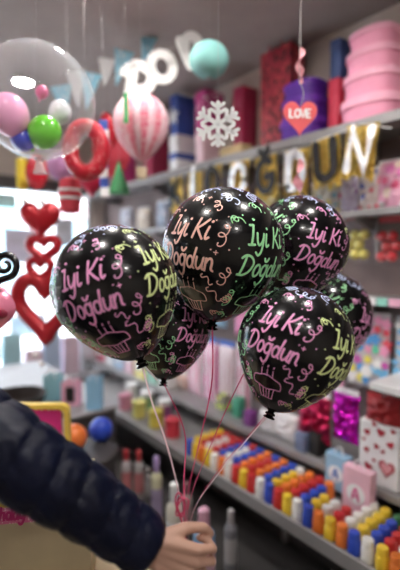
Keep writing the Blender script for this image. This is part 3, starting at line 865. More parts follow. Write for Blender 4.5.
# ---- confetti bags on the narrow shelf
cb = [(336, 352, 176, spotmat('lilac confetti', (.62, .55, .70), [(.3, .1, .4), (.75, .7, .2), (.8, .8, .85)], 30, .4), 'packet of lilac and yellow confetti left of the pink pouches'),
      (352, 376, 168, spotmat('grey pink confetti', (.62, .52, .50), [(.75, .12, .18), (.10, .12, .4), (.85, .8, .8)], 22, .4), 'grey packet with red and blue dots on the confetti shelf'),
      (372, 404, 160, spotmat('pink confetti', (.86, .42, .58), [(.95, .85, .88), (.8, .12, .25), (.9, .7, .6), (.8, .2, .5)], 20, .45), 'pink confetti pouch with white and red spots at the right edge'),
      (306, 336, 182, spotmat('yellow confetti', (.7, .65, .6), [(.8, .7, .1), (.7, .1, .2), (.2, .5, .6)], 30, .4), 'packet of yellow confetti above the upper right balloon')]
for a, c, pt, m, lab in cb:
    y1, y0 = yx(a, 1.86), yx(c, 1.86); zt = zat((a + c) / 2, pt, 1.86)
    t = thing('confetti_pouch', lab, 'pouch', (1.895, (y0 + y1) / 2, 1.7), -PI / 2, 'confetti pouches on the narrow shelf')
    MB().pillow(y1 - y0, zt - 1.7, .07, wr=.02, seed=a).build('bag', m, t)
    MB().box((0, 0, zt - 1.7 - .004), (y1 - y0, .004, .022)).build('header', m_whitecard, t, smooth=False)

for k, (y, wd, hh, col, nm) in enumerate(((1.75, .17, .20, (.70, .62, .30), 'ochre'), (2.0, .18, .17, (.45, .30, .50), 'plum'), (2.28, .17, .21, (.62, .60, .66), 'silver grey'), (2.56, .18, .18, (.72, .40, .48), 'old rose'), (2.85, .17, .22, (.30, .36, .48), 'steel blue'), (3.15, .18, .19, (.55, .48, .40), 'taupe'), (3.45, .17, .21, (.40, .42, .52), 'slate'))):
    t = thing('confetti_pouch', nm + ' confetti pouch far along the narrow shelf', 'pouch', (1.895, y, 1.7), -PI / 2, 'confetti pouches on the narrow shelf')
    MB().pillow(wd, hh, .07, wr=.02, seed=y).build('bag', spotmat(nm + ' pouch', col, [[min(1, c * 1.4) for c in col], [c * .5 for c in col], (.8, .78, .8)], 26, .38), t)
    MB().box((0, 0, hh - .004), (wd, .004, .022)).build('header', m_whitecard, t, smooth=False)
for k, (y, wd, hh, col, nm) in enumerate(((1.50, .16, .24, (.16, .26, .58), 'royal blue'), (1.74, .15, .22, (.78, .76, .80), 'pearl white'), (1.98, .16, .25, (.72, .22, .42), 'raspberry'), (2.22, .15, .22, (.30, .50, .66), 'sky blue'), (2.48, .16, .24, (.80, .62, .68), 'blush pink'), (2.76, .15, .23, (.40, .22, .44), 'violet'))):
    t = thing('hanging_packet', nm + ' packet hanging on the wall above the striped packs', 'packet', (1.93, y, 1.26 - hh - .035), -PI / 2, 'packets hanging under the tagged shelf')
    MB().pillow(wd, hh, .05, wr=.012, seed=y).build('bag', mat(nm + ' packet', col, .35), t)
    MB().box((0, 0, hh + .008), (wd * .92, .003, .03)).build('header', m_whitecard, t, smooth=False)
    MB().tube([(0, .123, hh + .008), (0, -.02, hh + .01), (0, -.028, hh + .018)], .0025, 6).build('hook', m_steel, t)
# ---- net bags of balls on the wall
m_film = film('clear film', (1, 1, 1), .02, .30, .10)
def ball_bag(pxa, pxb, pya, pyb, m, label, bl, n, cat='bag', seed=1):
    X = 1.96; y1, y0 = yx(pxa, X), yx(pxb, X); zt, zb = zat((pxa + pxb) / 2, pya, X), zat((pxa + pxb) / 2, pyb, X)
    w, h = y1 - y0, zt - zb
    t = thing('ball_bag', label, cat, (X, (y0 + y1) / 2, zb), -PI / 2)
    MB().pillow(w + .02, h, .13).build('film_bag', m_film, t)
    MB().box((0, 0, h + .02), (w * .9, .004, .045)).build('header_card', mat('red header card', (.5, .06, .07), .6), t, smooth=False)
    MB().tube([(0, .094, h + .03), (0, -.02, h + .032), (0, -.03, h + .045)], .003, 6).build('hook', m_steel, t)
    rr = random.Random(seed); r = .026; k = 0
    rows = max(2, int(h * .85 / (r * 1.85)))
    cols = max(2, int(w * .95 / (2 * r)))
    for j in range(rows):
        for i in range(cols):
            x = (i - (cols - 1) / 2) * 2.05 * r + (r * .5 if j % 2 else -r * .5); z = .018 + r + j * r * 1.85
            if abs(x) + r > w / 2 or z + r > h: continue
            if k % 2: yo = -.018
            else: yo = -.010
            q = Matrix.Rotation(-PI / 2, 4, 'Z') @ V((x, yo, z))
            o = MB().ball((0, 0, 0), r, 16, 10).build('ball', m, None, loc=V((X, (y0 + y1) / 2, zb)) + q)
            tag(o, bl, 'ball', bl.replace('shiny ', '') + 's'); k += 1
ball_bag(343, 373, 219, 263, mat('gold yellow ball', (.78, .68, .18), .25, .3, coat=.4), 'clear bag of gold yellow balls hanging on the wall', 'shiny gold yellow ball in the clear hanging bag', 8, seed=3)
ball_bag(376, 405, 222, 266, mat('red ball', (.55, .02, .03), .2, coat=.5), 'clear bag of red balls hanging at the right edge', 'shiny red ball in the clear bag at the right edge', 8, seed=4)

# coloured price tags on the rail at z = 1.30
for i, (a, c, col, nm) in enumerate(((352, 364, (.5, .8, .78), 'pale teal'), (366, 376, (.85, .8, .82), 'white'), (377, 388, (.30, .66, .56), 'teal green'), (389, 402, (.85, .45, .60), 'pink'))):
    y1, y0 = yx(a, 1.785), yx(c, 1.785)
    MB().box((1.787, (y0 + y1) / 2, 1.295), (.004, (y1 - y0) * .96, .034)).build('price_tag', mat(nm + ' tag', col, .5), tagshelf, smooth=False)['label'] = nm + ' price tag'

# ---- foam sticker packs
SC = [(.85, .08, .12), (.92, .80, .08), (.08, .35, .75), (.90, .35, .55), (.95, .92, .9), (.1, .6, .35), (.6, .1, .45), (.2, .55, .85), (.85, .18, .2)]
SN = ['red', 'yellow', 'blue', 'pink', 'white', 'green', 'purple', 'sky blue', 'scarlet']
SM = [mat(n + ' foam', c, .6) for n, c in zip(SN, SC)]
def sticker_pack(pxa, pxb, pya, pyb, X, label, seed, bias):
    y1, y0 = yx(pxa, X), yx(pxb, X); zt, zb = zat((pxa + pxb) / 2, pya, X), zat((pxa + pxb) / 2, pyb, X)
    w, h = y1 - y0, zt - zb
    t = thing('sticker_pack', label, 'sticker pack', (X, (y0 + y1) / 2, zb), -PI / 2, 'foam sticker packs under the price rail')
    MB().box((0, .012, h / 2), (w, .004, h), bev=.001).build('backing_card', mat('pale grey card', (.62, .58, .60), .6), t, smooth=False)
    MB().pillow(w + .01, h + .005, .036).build('film_bag', m_film, t)
    rr = random.Random(seed)
    for j in range(7):
        for i in range(5):
            x = -w * .40 + w * .80 * i / 4 + rr.uniform(-.012, .012); z = h * .09 + h * .80 * j / 6 + rr.uniform(-.01, .01); s = rr.uniform(.7, 1.25) * w * .115
            k = bias(j, i, rr); sh = rr.randrange(4)
            if sh == 0: pts = heart(s * 2, s * 2, 24)
            elif sh == 1: pts = [(math.cos(2 * PI * q / 18) * s, math.sin(2 * PI * q / 18) * s) for q in range(18)]
            elif sh == 2: pts = [((1 + .25 * math.cos(5 * 2 * PI * q / 30)) * s * math.cos(2 * PI * q / 30), (1 + .25 * math.cos(5 * 2 * PI * q / 30)) * s * math.sin(2 * PI * q / 30)) for q in range(30)]
            else: pts = [(math.sin(2 * PI * q / 10) * s * (1.2 if q % 2 == 0 else .6), math.cos(2 * PI * q / 10) * s * (1.2 if q % 2 == 0 else .6)) for q in range(10)]
            MB().prism([(x + a, z + b_) for a, b_ in pts], .004, Matrix.Translation((0, .006 - .0012 * ((i + j) % 4), 0))).build('sticker', SM[k], t, smooth=False)['label'] = SN[k] + ' foam sticker'
    MB().tube([(0, XR - X + .003, h - .015), (0, -.02, h - .013), (0, -.03, h)], .003, 6).build('hook', m_steel, t)
def bias1(j, i, r):
    if j >= 5: return r.choice([0, 8, 3, 6, 0])
    if j >= 3: return r.choice([0, 8, 0, 4, 3, 5, 1 if i < 2 else 8, 2])
    if j >= 2: return r.choice([1, 1, 6, 2, 3]) if i < 3 else r.choice([2, 6, 4, 8])
    return r.choice([1, 2, 7, 7, 2, 4])
sticker_pack(349, 391, 312, 388, 1.88, 'clear pack of red, yellow and blue foam stickers under the price rail', 5, bias1)
sticker_pack(397, 430, 318, 390, 1.88, 'pack of mostly blue foam stickers cut off by the right edge', 9, lambda j, i, r: r.choice([7, 7, 2, 4, 3]))
sticker_pack(318, 345, 330, 388, 1.90, 'pack of pink foam stickers behind the lowest right balloon', 12, lambda j, i, r: r.choice([3, 4, 3, 6, 1]))

# ---- foil packets, baby bags, gift bags at lower right
def packet(pxa, pxb, pya, pyb, X, d, m, label, wr=.015, name='foil_packet', cat='packet', group=None, hang=True):
    y1, y0 = yx(pxa, X), yx(pxb, X); zt, zb = zat((pxa + pxb) / 2, pya, X), zat((pxa + pxb) / 2, pyb, X)
    w, h = y1 - y0, zt - zb
    t = thing(name, label, cat, (X, (y0 + y1) / 2, zb), -PI / 2, group)
    MB().pillow(w, h, d, wr=wr, seed=pxa, nx=20, nz=26).build('bag', m, t)
    MB().box((0, 0, h + .012), (w * .92, .003, .03)).build('header', m_whitecard, t, smooth=False)
    if hang: MB().tube([(0, XR - X + .003, h + .014), (0, -.02, h + .015), (0, -.028, h + .028)], .0025, 6).build('hook', m_steel, t)
    return t, w, h
packet(336, 363, 395, 443, 1.72, .06, foil('magenta foil', (.66, .02, .55), .2, 22, 1), 'shiny magenta foil packet hanging beside the lowest right balloon', .03)
packet(301, 334, 396, 441, 1.74, .06, foil('rose red foil', (.50, .03, .10), .3, 26, 1), 'crumpled rose red foil packet hanging under the lowest right balloon', .03)
# small shelf above the heart bag
wb = thing('wall_shelf', 'short white shelf at the right edge above the heart gift bag', 'shelf', (0, 0, 0))
y1, y0 = yx(372, 1.62), yx(440, 1.62)
MB().box(((1.62 + XR) / 2, (y0 + y1) / 2, .965), (XR - 1.62, y1 - y0, .03), bev=.003).build('board', m_white, wb, smooth=False)
MB().prism([(0, 0), (-.3, 0), (-.3, -.01), (0, -.1)], .01, Matrix.Translation((XR, (y0 + y1) / 2, .95))).build('bracket', m_steel, wb, smooth=False)
# heart gift bag
X = 1.68; y1, y0 = yx(363, X), yx(404, X); zt, zb = zat(383, 404, X), zat(383, 488, X); w, h = y1 - y0, zt - zb
hb_ = thing('gift_bag', 'white gift bag with red hearts and a red top, at the right edge', 'gift bag', (X + .05, (y0 + y1) / 2, zb), -PI / 2)
MB().box((0, 0, h * .37), (w, .09, h * .74), bev=.003).build('body', m_whitecard, hb_, smooth=False)
MB().pillow(w * .98, h * .36, .08, wr=.02, z0=h * .70).build('tissue_top', mat('deep red tissue', (.34, .01, .015), .5, bump=.5), hb_)
rr = random.Random(3)
for (x, z, s, a) in ((.22, .16, .40, 0), (-.25, .10, .2, .4), (-.30, .30, .14, -.3), (-.05, .38, .13, .5), (.3, .45, .18, -.4), (.05, .56, .2, .2), (-.3, .52, .16, -.2), (.35, .62, .12, .3), (-.1, .20, .1, .1), (-.12, .64, .13, .5), (-.38, .42, .09, 0), (.12, .34, .1, -.5)):
    Mh = Matrix.Translation((x * w, -.047, z * h + .03)) @ Matrix.Rotation(a, 4, 'Y')
    MB().prism(heart(s * w, s * w, 26), .002, Mh).build('heart_print', mat('heart print red', (.42, .02, .04), .5), hb_, smooth=False)
    if s > .3: MB().prism(heart(s * w * .7, s * w * .7, 26), .003, Mh).build('heart_print', mat('heart print rose', (.75, .35, .38), .5), hb_, smooth=False)
MB().tube([(0, XR - X - .047, h + .02), (0, -.02, h + .02), (0, -.03, h + .03)], .003, 6).build('hook', m_steel, hb_)
MB().tube([(-w * .2, 0, h), (-w * .1, 0, h + .02), (0, 0, h + .018), (w * .1, 0, h + .02), (w * .2, 0, h)], .003, 6).build('handle', m_red, hb_)
# baby bags with a round emblem and a letter
def baby(pxa, pxb, pya, pyb, X, m, mem, label, d, zb=None):
    y1, y0 = yx(pxa, X), yx(pxb, X); zt = zat((pxa + pxb) / 2, pya, X); stand = zb is not None; zb = zb if stand else zat((pxa + pxb) / 2, pyb, X); w, h = y1 - y0, zt - zb
    t = thing('baby_gift_bag', label, 'gift bag', (X + d / 2, (y0 + y1) / 2, zb), -PI / 2)
    MB().box((0, 0, h / 2), (w, d, h), bev=.003).build('body', m, t, smooth=False)
    MB().lathe([(.001, 0), (w * .33, 0), (w * .33, .002), (.001, .002)], 28, Matrix.Translation((0, -d / 2, h * .48)) @ Matrix.Rotation(PI / 2, 4, 'X')).build('emblem', m_whitecard, t, smooth=False)
    lt = MB()
    for s in BLOCK['A']: stroke(lt, [((a - .33) * w * .42, h * .48 + (q - .5) * w * .38) for a, q in s], w * .07, flat(0, 0, -d / 2 - .002), .002)
    lt.build('letter', mem, t, smooth=False)
    MB().tube([(-w * .2, 0, h - .005), (-w * .12, 0, h + .03), (w * .12, 0, h + .03), (w * .2, 0, h - .005)], .003, 6).build('handle', m_whitecard, t)
    if not stand: MB().tube([(0, XR - X - d / 2 + .003, h + .028), (0, -.01, h + .026), (0, -.02, h + .04)], .003, 6).build('hook', m_steel, t)
baby(329, 351, 457, 493, 1.64, mat('baby blue card', (.30, .50, .68), .6), mat('blue print', (.08, .22, .6), .5), 'small baby blue gift bag printed with a round letter A emblem', .05)
baby(347, 376, 472, 518, 1.588, mat('baby pink card', (.82, .50, .60), .6), mat('pink print', (.75, .12, .35), .5), 'small baby pink gift bag printed with a round letter A emblem', .05, .401)

# ---- things on the mid shelf (z = .52)
ZM = .52
def midbox(pxl, pxr, pyt, X, dx, m, label, name='package', cat='package', lid=False, group=None, rib=None):
    return carton(pxl, pxr, 0, pyt, X, dx, m, label, z=ZM, lid=lid, cat=cat, name=name, group=group, ribbon_m=rib)
midbox(297, 314, 436, 1.68, .07, mat('slate card', (.16, .2, .32), .5), 'slate blue boxed toy standing left of the black package')
midbox(312, 331, 436, 1.70, .10, mat('black pack', (.012, .012, .012), .6), 'black package standing on the mid shelf beside the blue boxed toy')
m_paper = mat('white paper pack', (.78, .76, .78), .6, bump=.2)
for a, c, pt, lab in ((274, 297, 415, 'white paper pack nearest the slate blue boxed toy'), (257, 275, 413, 'white paper pack left of its twin on the mid shelf')):
    X = 1.70; y1, y0 = yx(a, X), yx(c, X); zt = zat((a + c) / 2, pt, X)
    t = thing('paper_pack', lab, 'package', (X + .04, (y0 + y1) / 2, ZM), -PI / 2, 'white paper packs')
    MB().pillow(y1 - y0, zt - ZM, .07, wr=.02, seed=a).build('bag', m_paper, t)
    MB().box((0, 0, zt - ZM - .002), ((y1 - y0) * .7, .006, .02)).build('clip', m_steel, t, smooth=False)
midbox(244, 257, 413, 1.70, .06, mat('plum pack', (.22, .05, .25), .5), 'plum coloured packet between white pack and green packet')
midbox(232, 246, 400, 1.74, .07, mat('green pack', (.08, .38, .24), .5), 'green packet on the mid shelf left of the plum one')
midbox(216, 234, 396, 1.76, .07, spotmat('lime dotted pack', (.22, .2, .16), [(.6, .75, .1), (.75, .8, .2)], 22, .42), 'dark packet with lime dots beside the striped packs')
# tall pink and white striped packs
def stripes(name, a, b_, n=9):
    if name in MATS: return MATS[name]
    m = mat(name, a, .4); nt = m.node_tree; b = nt.nodes['Principled BSDF']
    tc = nt.nodes.new('ShaderNodeTexCoord'); wv = nt.nodes.new('ShaderNodeTexWave'); wv.bands_direction = 'X'; wv.inputs['Scale'].default_value = n; wv.inputs['Distortion'].default_value = .4
    nt.links.new(tc.outputs['Object'], wv.inputs['Vector'])
    rp = nt.nodes.new('ShaderNodeValToRGB'); rp.color_ramp.interpolation = 'CONSTANT'; rp.color_ramp.elements[1].position = .5
    rp.color_ramp.elements[0].color = (*a, 1); rp.color_ramp.elements[1].color = (*b_, 1)
    nt.links.new(wv.outputs['Fac'], rp.inputs['Fac']); nt.links.new(rp.outputs['Color'], b.inputs['Base Color'])
    return m
for i, (a, c, pt, m, lab) in enumerate(((188, 203, 348, stripes('pink white stripes', (.85, .8, .83), (.85, .35, .52), 9), 'tall pack in soft pink and white stripes, leftmost of the striped packs'),
                                      (204, 218, 342, stripes('magenta white stripes', (.88, .86, .88), (.72, .08, .35), 7), 'tall pack in magenta and white stripes, middle of the striped packs'),
                                      (219, 236, 346, stripes('grey pink stripes', (.80, .78, .8), (.55, .3, .36), 14), 'tall pack with fine grey pink stripes behind the ribbons'),
                                      (237, 252, 350, stripes('rose white stripes', (.85, .82, .85), (.6, .15, .28), 10), 'tall pack in rose and white stripes, rightmost of the striped packs'),
                                      (172, 187, 372, stripes('peach white stripes', (.85, .82, .8), (.85, .5, .4), 10), 'shorter peach and white striped pack at the left of the striped packs'))):
    X = 1.82; y1, y0 = yx(a, X), yx(c, X); zt = zat((a + c) / 2, pt, X)
    t = thing('striped_pack', lab, 'package', (X, (y0 + y1) / 2, ZM), -PI / 2, 'tall striped packs')
    MB().pillow(y1 - y0 - .004, zt - ZM, .05, wr=.01, seed=a).build('bag', m, t)
    MB().box((0, 0, zt - ZM + .016), ((y1 - y0) * .9, .004, .04)).build('header', mat('blue header', (.06, .14, .5), .5) if i in (1, 2) else m_whitecard, t, smooth=False)
# assorted boxes further along the mid shelf
AS = [(2.60, .13, .14, (.70, .68, .66), 'pale grey'), (2.76, .14, .24, (.35, .6, .5), 'mint'), (2.94, .15, .18, (.8, .72, .3), 'mustard yellow'), (3.12, .14, .26, (.72, .5, .58), 'dusty pink'),
      (3.30, .15, .17, (.4, .55, .72), 'powder blue'), (3.48, .14, .22, (.8, .8, .82), 'off white'), (3.66, .14, .16, (.62, .12, .2), 'raspberry')]
for y, wd, hh, col, nm in AS:
    t = thing('small_carton', nm + ' small carton far along the mid shelf', 'carton', (1.78, y, ZM), -PI / 2, 'small cartons far along the mid shelf')
    MB().box((0, 0, hh / 2), (wd, .14, hh), bev=.004).build('body', mat(nm + ' carton', col, .5), t, smooth=False)
    MB().box((0, -.0715, hh * .55), (wd * .7, .002, hh * .4)).build('label_panel', m_whitecard, t, smooth=False)

# ---- rows of coloured bottles on the base shelf
ZB_ = .40
BC = [('red', (.58, .03, .03)), ('yellow', (.85, .58, .04)), ('blue', (.03, .08, .52)), ('white', (.82, .80, .76)), ('orange', (.82, .20, .03)), ('green', (.04, .16, .06))]
protos = {}
def bottle(ci, x, y, s=1.0):
    nm, col = BC[ci]
    if ci not in protos:
        t = thing('paint_bottle', f'small {nm} bottle with {nm} cap in the packed rows on the low shelf', 'bottle', (x, y, ZB_), 0, f'{nm} bottles on the low shelf')
        m = mat(nm + ' bottle plastic', col, .35, coat=.2)
        MB().lathe([(.021, 0), (.0238, .003), (.0238, .048), (.021, .055), (.018, .058)], 16).build('body', m, t)
        MB().lathe([(.0195, .057), (.0212, .058), (.0208, .080), (.018, .084), (.001, .085)], 16).build('cap', m, t)
        protos[ci] = t
    else: dup(protos[ci], (x, y, ZB_), 0)
rowc = [0, 5, 4, 1, 3, 0, 2, 1, 3, 0, 3, 1, 2, 0, 4, 1, 2, 4, 0, 4, 2, 3, 2, 0, 3, 0, 1, 0, 3, 0]
for j in range(27):
    y = .46 + j * .053
    for i in range(5):
        x = 1.388 + i * .055
        if i >= 3 and yx(379, 1.62) < y < yx(343, 1.60): continue
        c = rowc[j]
        if (j * 5 + i * 3) % 5 == 0: c = (c + i + 1) % 5
        if i >= 4 and j % 3 == 0: c = 5 if j < 8 else (c + 2) % 5
        bottle(c, x + rnd.uniform(-.002, .002), y + rnd.uniform(-.002, .002))
# tubs beyond the bottles
def tub(name, label, x, y, z, r, h, m, mcap, cat='tub', group=None):
    t = thing(name, label, cat, (x, y, z), 0, group)
    MB().lathe([(r * .9, 0), (r, .004), (r, h * .8)], 22).build('body', m, t)
    MB().lathe([(r * 1.06, h * .76), (r * 1.06, h * .97), (r * .98, h), (.001, h)], 22).build('lid', mcap, t)
    return t
TB = [(155, 437, (.78, .66, .10), 'yellow', 'bright yellow tub with yellow lid at the far end of the bottle rows'), (138, 428, (.75, .68, .2), 'straw', 'straw yellow tub furthest along the low shelf'),
      (172, 442, (.7, .05, .08), 'red', 'red tub next to the bright yellow tub'), (124, 422, (.7, .3, .4), 'rose tub', 'rose pink tub at the far left of the low shelf')]
for px, py, col, nm, lab in TB:
    X = 1.45; y = yx(px, X)
    tub('paint_tub', lab, X, y, ZB_, .045, .11, mat(nm + ' tub', col, .4), mat(nm + ' lid', [c * .9 for c in col], .4))
for px, col, nm in ((146, (.25, .45, .2), 'leaf green'), (164, (.35, .1, .3), 'dark plum'), (130, (.8, .78, .75), 'cream')):
    X = 1.58; y = yx(px, X)
    tub('paint_tub', nm + ' tub in the second row behind the yellow tubs', X, y, ZB_, .045, .125, mat(nm + ' tub', col, .4), m_whitecard)
# ---- tall bottles on the foot tier
def tall_bottle(px, pyt, X, col, capc, nm, label, r=.028, zb=.12):
    y = yx(px, X); zt = zat(px, pyt, X); h = zt - zb
    t = thing('tall_bottle', label, 'bottle', (X, y, zb), 0, 'tall bottles on the foot of the shelf')
    MB().lathe([(r * .92, 0), (r, .005), (r, h * .68), (r * .9, h * .73), (r * .45, h * .79)], 20).build('body', mat(nm + ' bottle', col, .3, coat=.2), t)
    MB().lathe([(r * .52, h * .77), (r * .55, h * .78), (r * .5, h * .98), (r * .3, h), (.001, h)], 20).build('cap', mat(nm + ' cap', capc, .4), t)
    MB().lathe([(r * 1.008, h * .15), (r * 1.012, h * .16), (r * 1.012, h * .55), (r * 1.008, h * .56)], 20).build('label_band', mat(nm + ' label', [min(1, c * .7 + .15) for c in capc], .5), t)
tall_bottle(124, 448, 1.14, (.50, .45, .46), (.55, .05, .06), 'grey red', 'tall grey bottle with a red cap, far left on the shelf foot')
tall_bottle(137, 449, 1.19, (.45, .42, .42), (.5, .05, .06), 'dim red', 'tall dim bottle with red cap, second from the left')
tall_bottle(155, 455, 1.13, (.66, .64, .44), (.38, .28, .52), 'cream violet', 'cream bottle with a violet cap on the shelf foot')
tall_bottle(173, 482, 1.04, (.66, .64, .56), (.82, .84, .84), 'cream white', 'cream bottle with a white cap beside the ribbons', .036)
tall_bottle(204, 508, 1.04, (.20, .38, .62), (.80, .45, .60), 'blue pink', 'blue bottle with a pink cap right of the ribbon coil', .045)
tall_bottle(146, 466, 1.24, (.30, .28, .28), (.35, .32, .32), 'dark grey', 'dark grey bottle behind the violet capped one')
tall_bottle(186, 482, 1.22, (.35, .33, .31), (.30, .12, .15), 'brown', 'dim brown bottle behind the ribbon coil')
tall_bottle(232, 510, 1.22, (.25, .25, .28), (.5, .48, .5), 'slate', 'slate bottle under the shelf edge right of the blue bottle')

# ------------------------------------------------------------------ left side: tables and plinth
m_wood = mat('pale table top', (.62, .50, .33), .6, var=.1)
tbl = thing('display_table', 'low display table under the sleeve, beside the person', 'table', (.37, 1.55, 0))
MB().box((0, 0, .705), (.40, 1.40, .03), bev=.004).build('top', m_wood, tbl, smooth=False)
for sx in (-.17, .17):
    for sy in (-.65, .65): MB().box((sx, sy, .345), (.04, .04, .69)).build('leg', m_dark, tbl, smooth=False)
TZ = .72
# party bag with pink band under the arm
p = atd(32, 506, .98)
pb = thing('party_bag', 'cream paper party bag with a pink dotted band reading Birthday', 'bag', (p.x, p.y, TZ), -YAW + math.radians(8))
zt = p.z + .048 - TZ
MB().box((0, .06, zt / 2), (.26, .12, zt), bev=.004).build('body', mat('cream paper', (.62, .54, .36), .7), pb, smooth=False)
Mb = Matrix.Rotation(math.radians(-9), 4, 'Y')
def band(z, hh, m, nm, dy):
    q = MB().box((0, -.002 - dy, z), (.26, .003, hh)).build(nm, m, pb, smooth=False); return q
zz = p.z - TZ
band(zz - .017, .038, spotmat('pink dotted print', (.78, .20, .42), [(.95, .75, .82), (.9, .6, .7)], 170, .35), 'dotted_band', 0)
band(zz + .012, .018, mat('mustard band', (.70, .52, .08), .5), 'yellow_band', 0)
band(zz + .026, .010, mat('grey band', (.55, .55, .55), .5), 'grey_band', 0)
band(zz + .038, .010, mat('red band', (.60, .10, .12), .5), 'red_band', 0)
lt = MB(); hand_text(lt, 'Birthday', -.066, zz - .026, .030, .0058, lambda u, v, h: (u, -.004 - h, v), thick=.001)
lt.build('lettering', mat('deep pink ink', (.62, .03, .22), .5), pb, smooth=False)
# magenta bag in a yellow frame
p = atd(42, 424, 1.62); p0 = onx(50, 424, p.x)
yb = thing('picture_frame', 'yellow rounded frame around a magenta scalloped card on the table', 'frame', (p.x, p.y, TZ), -YAW)
H = atd(50, 403, 1.62).z - TZ
def rrect(w, h, r, n=6):
    out = []
    for cx, cz, a in ((w / 2 - r, h / 2 - r, 0), (-w / 2 + r, h / 2 - r, 90), (-w / 2 + r, -h / 2 + r, 180), (w / 2 - r, -h / 2 + r, 270)):
        for k in range(n + 1):
            q = math.radians(a + 90 * k / n); out.append((cx + r * math.cos(q), cz + r * math.sin(q)))
    return out
MB().prism(rrect(.21, H, .03), .03, Matrix.Translation((0, 0, H / 2)), rrect(.175, H - .035, .02)).build('frame', mat('yellow plastic', (.80, .58, .10), .4), yb)
MB().box((0, .004, H / 2), (.178, .006, H - .03)).build('backing', mat('pale lilac card', (.70, .66, .78), .6), yb, smooth=False)
sc = [(-.075, .01), (.075, .01), (.075, H * .76)] + [(.075 - .15 * k / 16, H * .78 + .008 * abs(math.sin(k * PI / 2.6))) for k in range(1, 16)] + [(-.075, H * .76)]
MB().prism(sc, .004, Matrix.Translation((0, -.003, .02))).build('card', mat('hot magenta', (.66, .02, .26), .5), yb, smooth=False)
# dark plinth and balls
pl = thing('display_plinth', 'dark low display plinth near the shop window', 'plinth', (.86, 2.92, 0))
MB().box((0, 0, .30), (.56, 1.36, .60), bev=.004).build('body', m_dark, pl, smooth=False)
MB().box((0, 0, .61), (.58, 1.40, .02), bev=.004).build('top', mat('grey laminate', (.30, .29, .30), .5), pl, smooth=False)
def rest(px, py, z):
    r = ray(px, py); return CAM + r * ((z - CAM.z) / r.z)
q = rest(84, 450, .62)
st = thing('round_stool', 'dark round stool carrying the orange and blue balls', 'stool', (q.x, q.y, 0))
MB().lathe([(.02, .585), (.145, .59), (.15, .60), (.15, .612), (.142, .62), (.001, .62)], 36).build('seat', m_dark, st)
for k in range(4):
    a = PI / 2 * k + .5; MB().tube([(.09 * math.cos(a), .09 * math.sin(a), .59), (.15 * math.cos(a), .15 * math.sin(a), 0)], .014, 10).build('leg', m_dark, st)
tag(MB().ball((0, 0, 0), .060, 24, 14).build('toy_ball', mat('orange plastic', (.88, .22, .05), .35), None, loc=V((q.x, q.y, 0.6795)) - Rv * .045), 'bright orange toy ball on the dark round stool', 'ball')
tag(MB().ball((0, 0, 0), .056, 24, 14).build('toy_ball', mat('blue plastic', (.03, .08, .58), .3), None, loc=V((q.x, q.y, 0.6755)) + Rv * .055 + V((Fv.x, Fv.y, 0)) * .10), 'bright blue toy ball right of the orange ball', 'ball')
# pastel bags further along the plinth
def pbag(px, pyb, pyt, w, m, label, extra=None):
    q = rest(px, pyb, .62); hgt = (pyb - pyt) / FPX * (q - CAM).dot(Fv)
    return gift_bag('paper_bag', label, (q.x, q.y, .62), -YAW, w, hgt, .07, m, m_whitecard, 'pastel paper bags on the plinth'), w, hgt
pbag(95, 408, 376, .085, mat('sky bag', (.30, .58, .80), .6), 'sky blue paper bag at the right end of the plinth')
g, w, h = pbag(72, 404, 380, .10, mat('pink bag', (.88, .45, .58), .6), 'pink paper bag with a black square on its front')
MB().box((0, -.037, h * .48), (w * .5, .004, h * .62)).build('black_panel', m_blackcard, g, smooth=False)
pbag(54, 400, 374, .10, mat('aqua bag', (.28, .60, .66), .6), 'aqua paper bag left of the pink bag')
# bowl on the left
q = rest(18, 411, .62)
bw = thing('dark_bowl', 'wide dark brown woven bowl on the plinth, behind the elbow', 'bowl', (q.x, q.y, .62))
MB().lathe([(.08, 0), (.13, .03), (.155, .10), (.146, .10), (.12, .035), (.001, .02)], 36, None, 1, 1, lambda a, r, z: r * (1 + .02 * math.sin(a * 18 + z * 200))).build('bowl', mat('dark wicker', (.022, .013, .011), .7, bump=.4), bw)
# pastel display in the shop window
wd = thing('window_bench', 'white low bench inside the shop window', 'bench', (1.25, 3.9, 0))
MB().box((0, 0, .37), (1.2, .4, .04), bev=.005).build('top', mat('grey bench laminate', (.40, .40, .43), .5), wd, smooth=False)
for sx in (-.56, .56): MB().box((sx, 0, .175), (.05, .36, .35)).build('leg', m_white, wd, smooth=False)
for i, (x, hh, w_, col, nm) in enumerate(((.80, .30, .16, (.82, .84, .88), 'white'), (1.00, .42, .15, (.45, .72, .78), 'pale aqua'), (1.18, .26, .14, (.90, .66, .72), 'pale pink'), (1.34, .48, .15, (.55, .68, .86), 'pale blue'), (1.52, .34, .14, (.80, .62, .70), 'dusty rose'), (1.68, .5, .13, (.75, .80, .86), 'ice blue'))):
    gift_bag('paper_bag', nm + ' paper bag on the white bench in the shop window', (x, 3.9, .39), 0, w_, hh, .1, mat(nm + ' window bag', col, .7), m_whitecard, 'paper bags in the shop window')

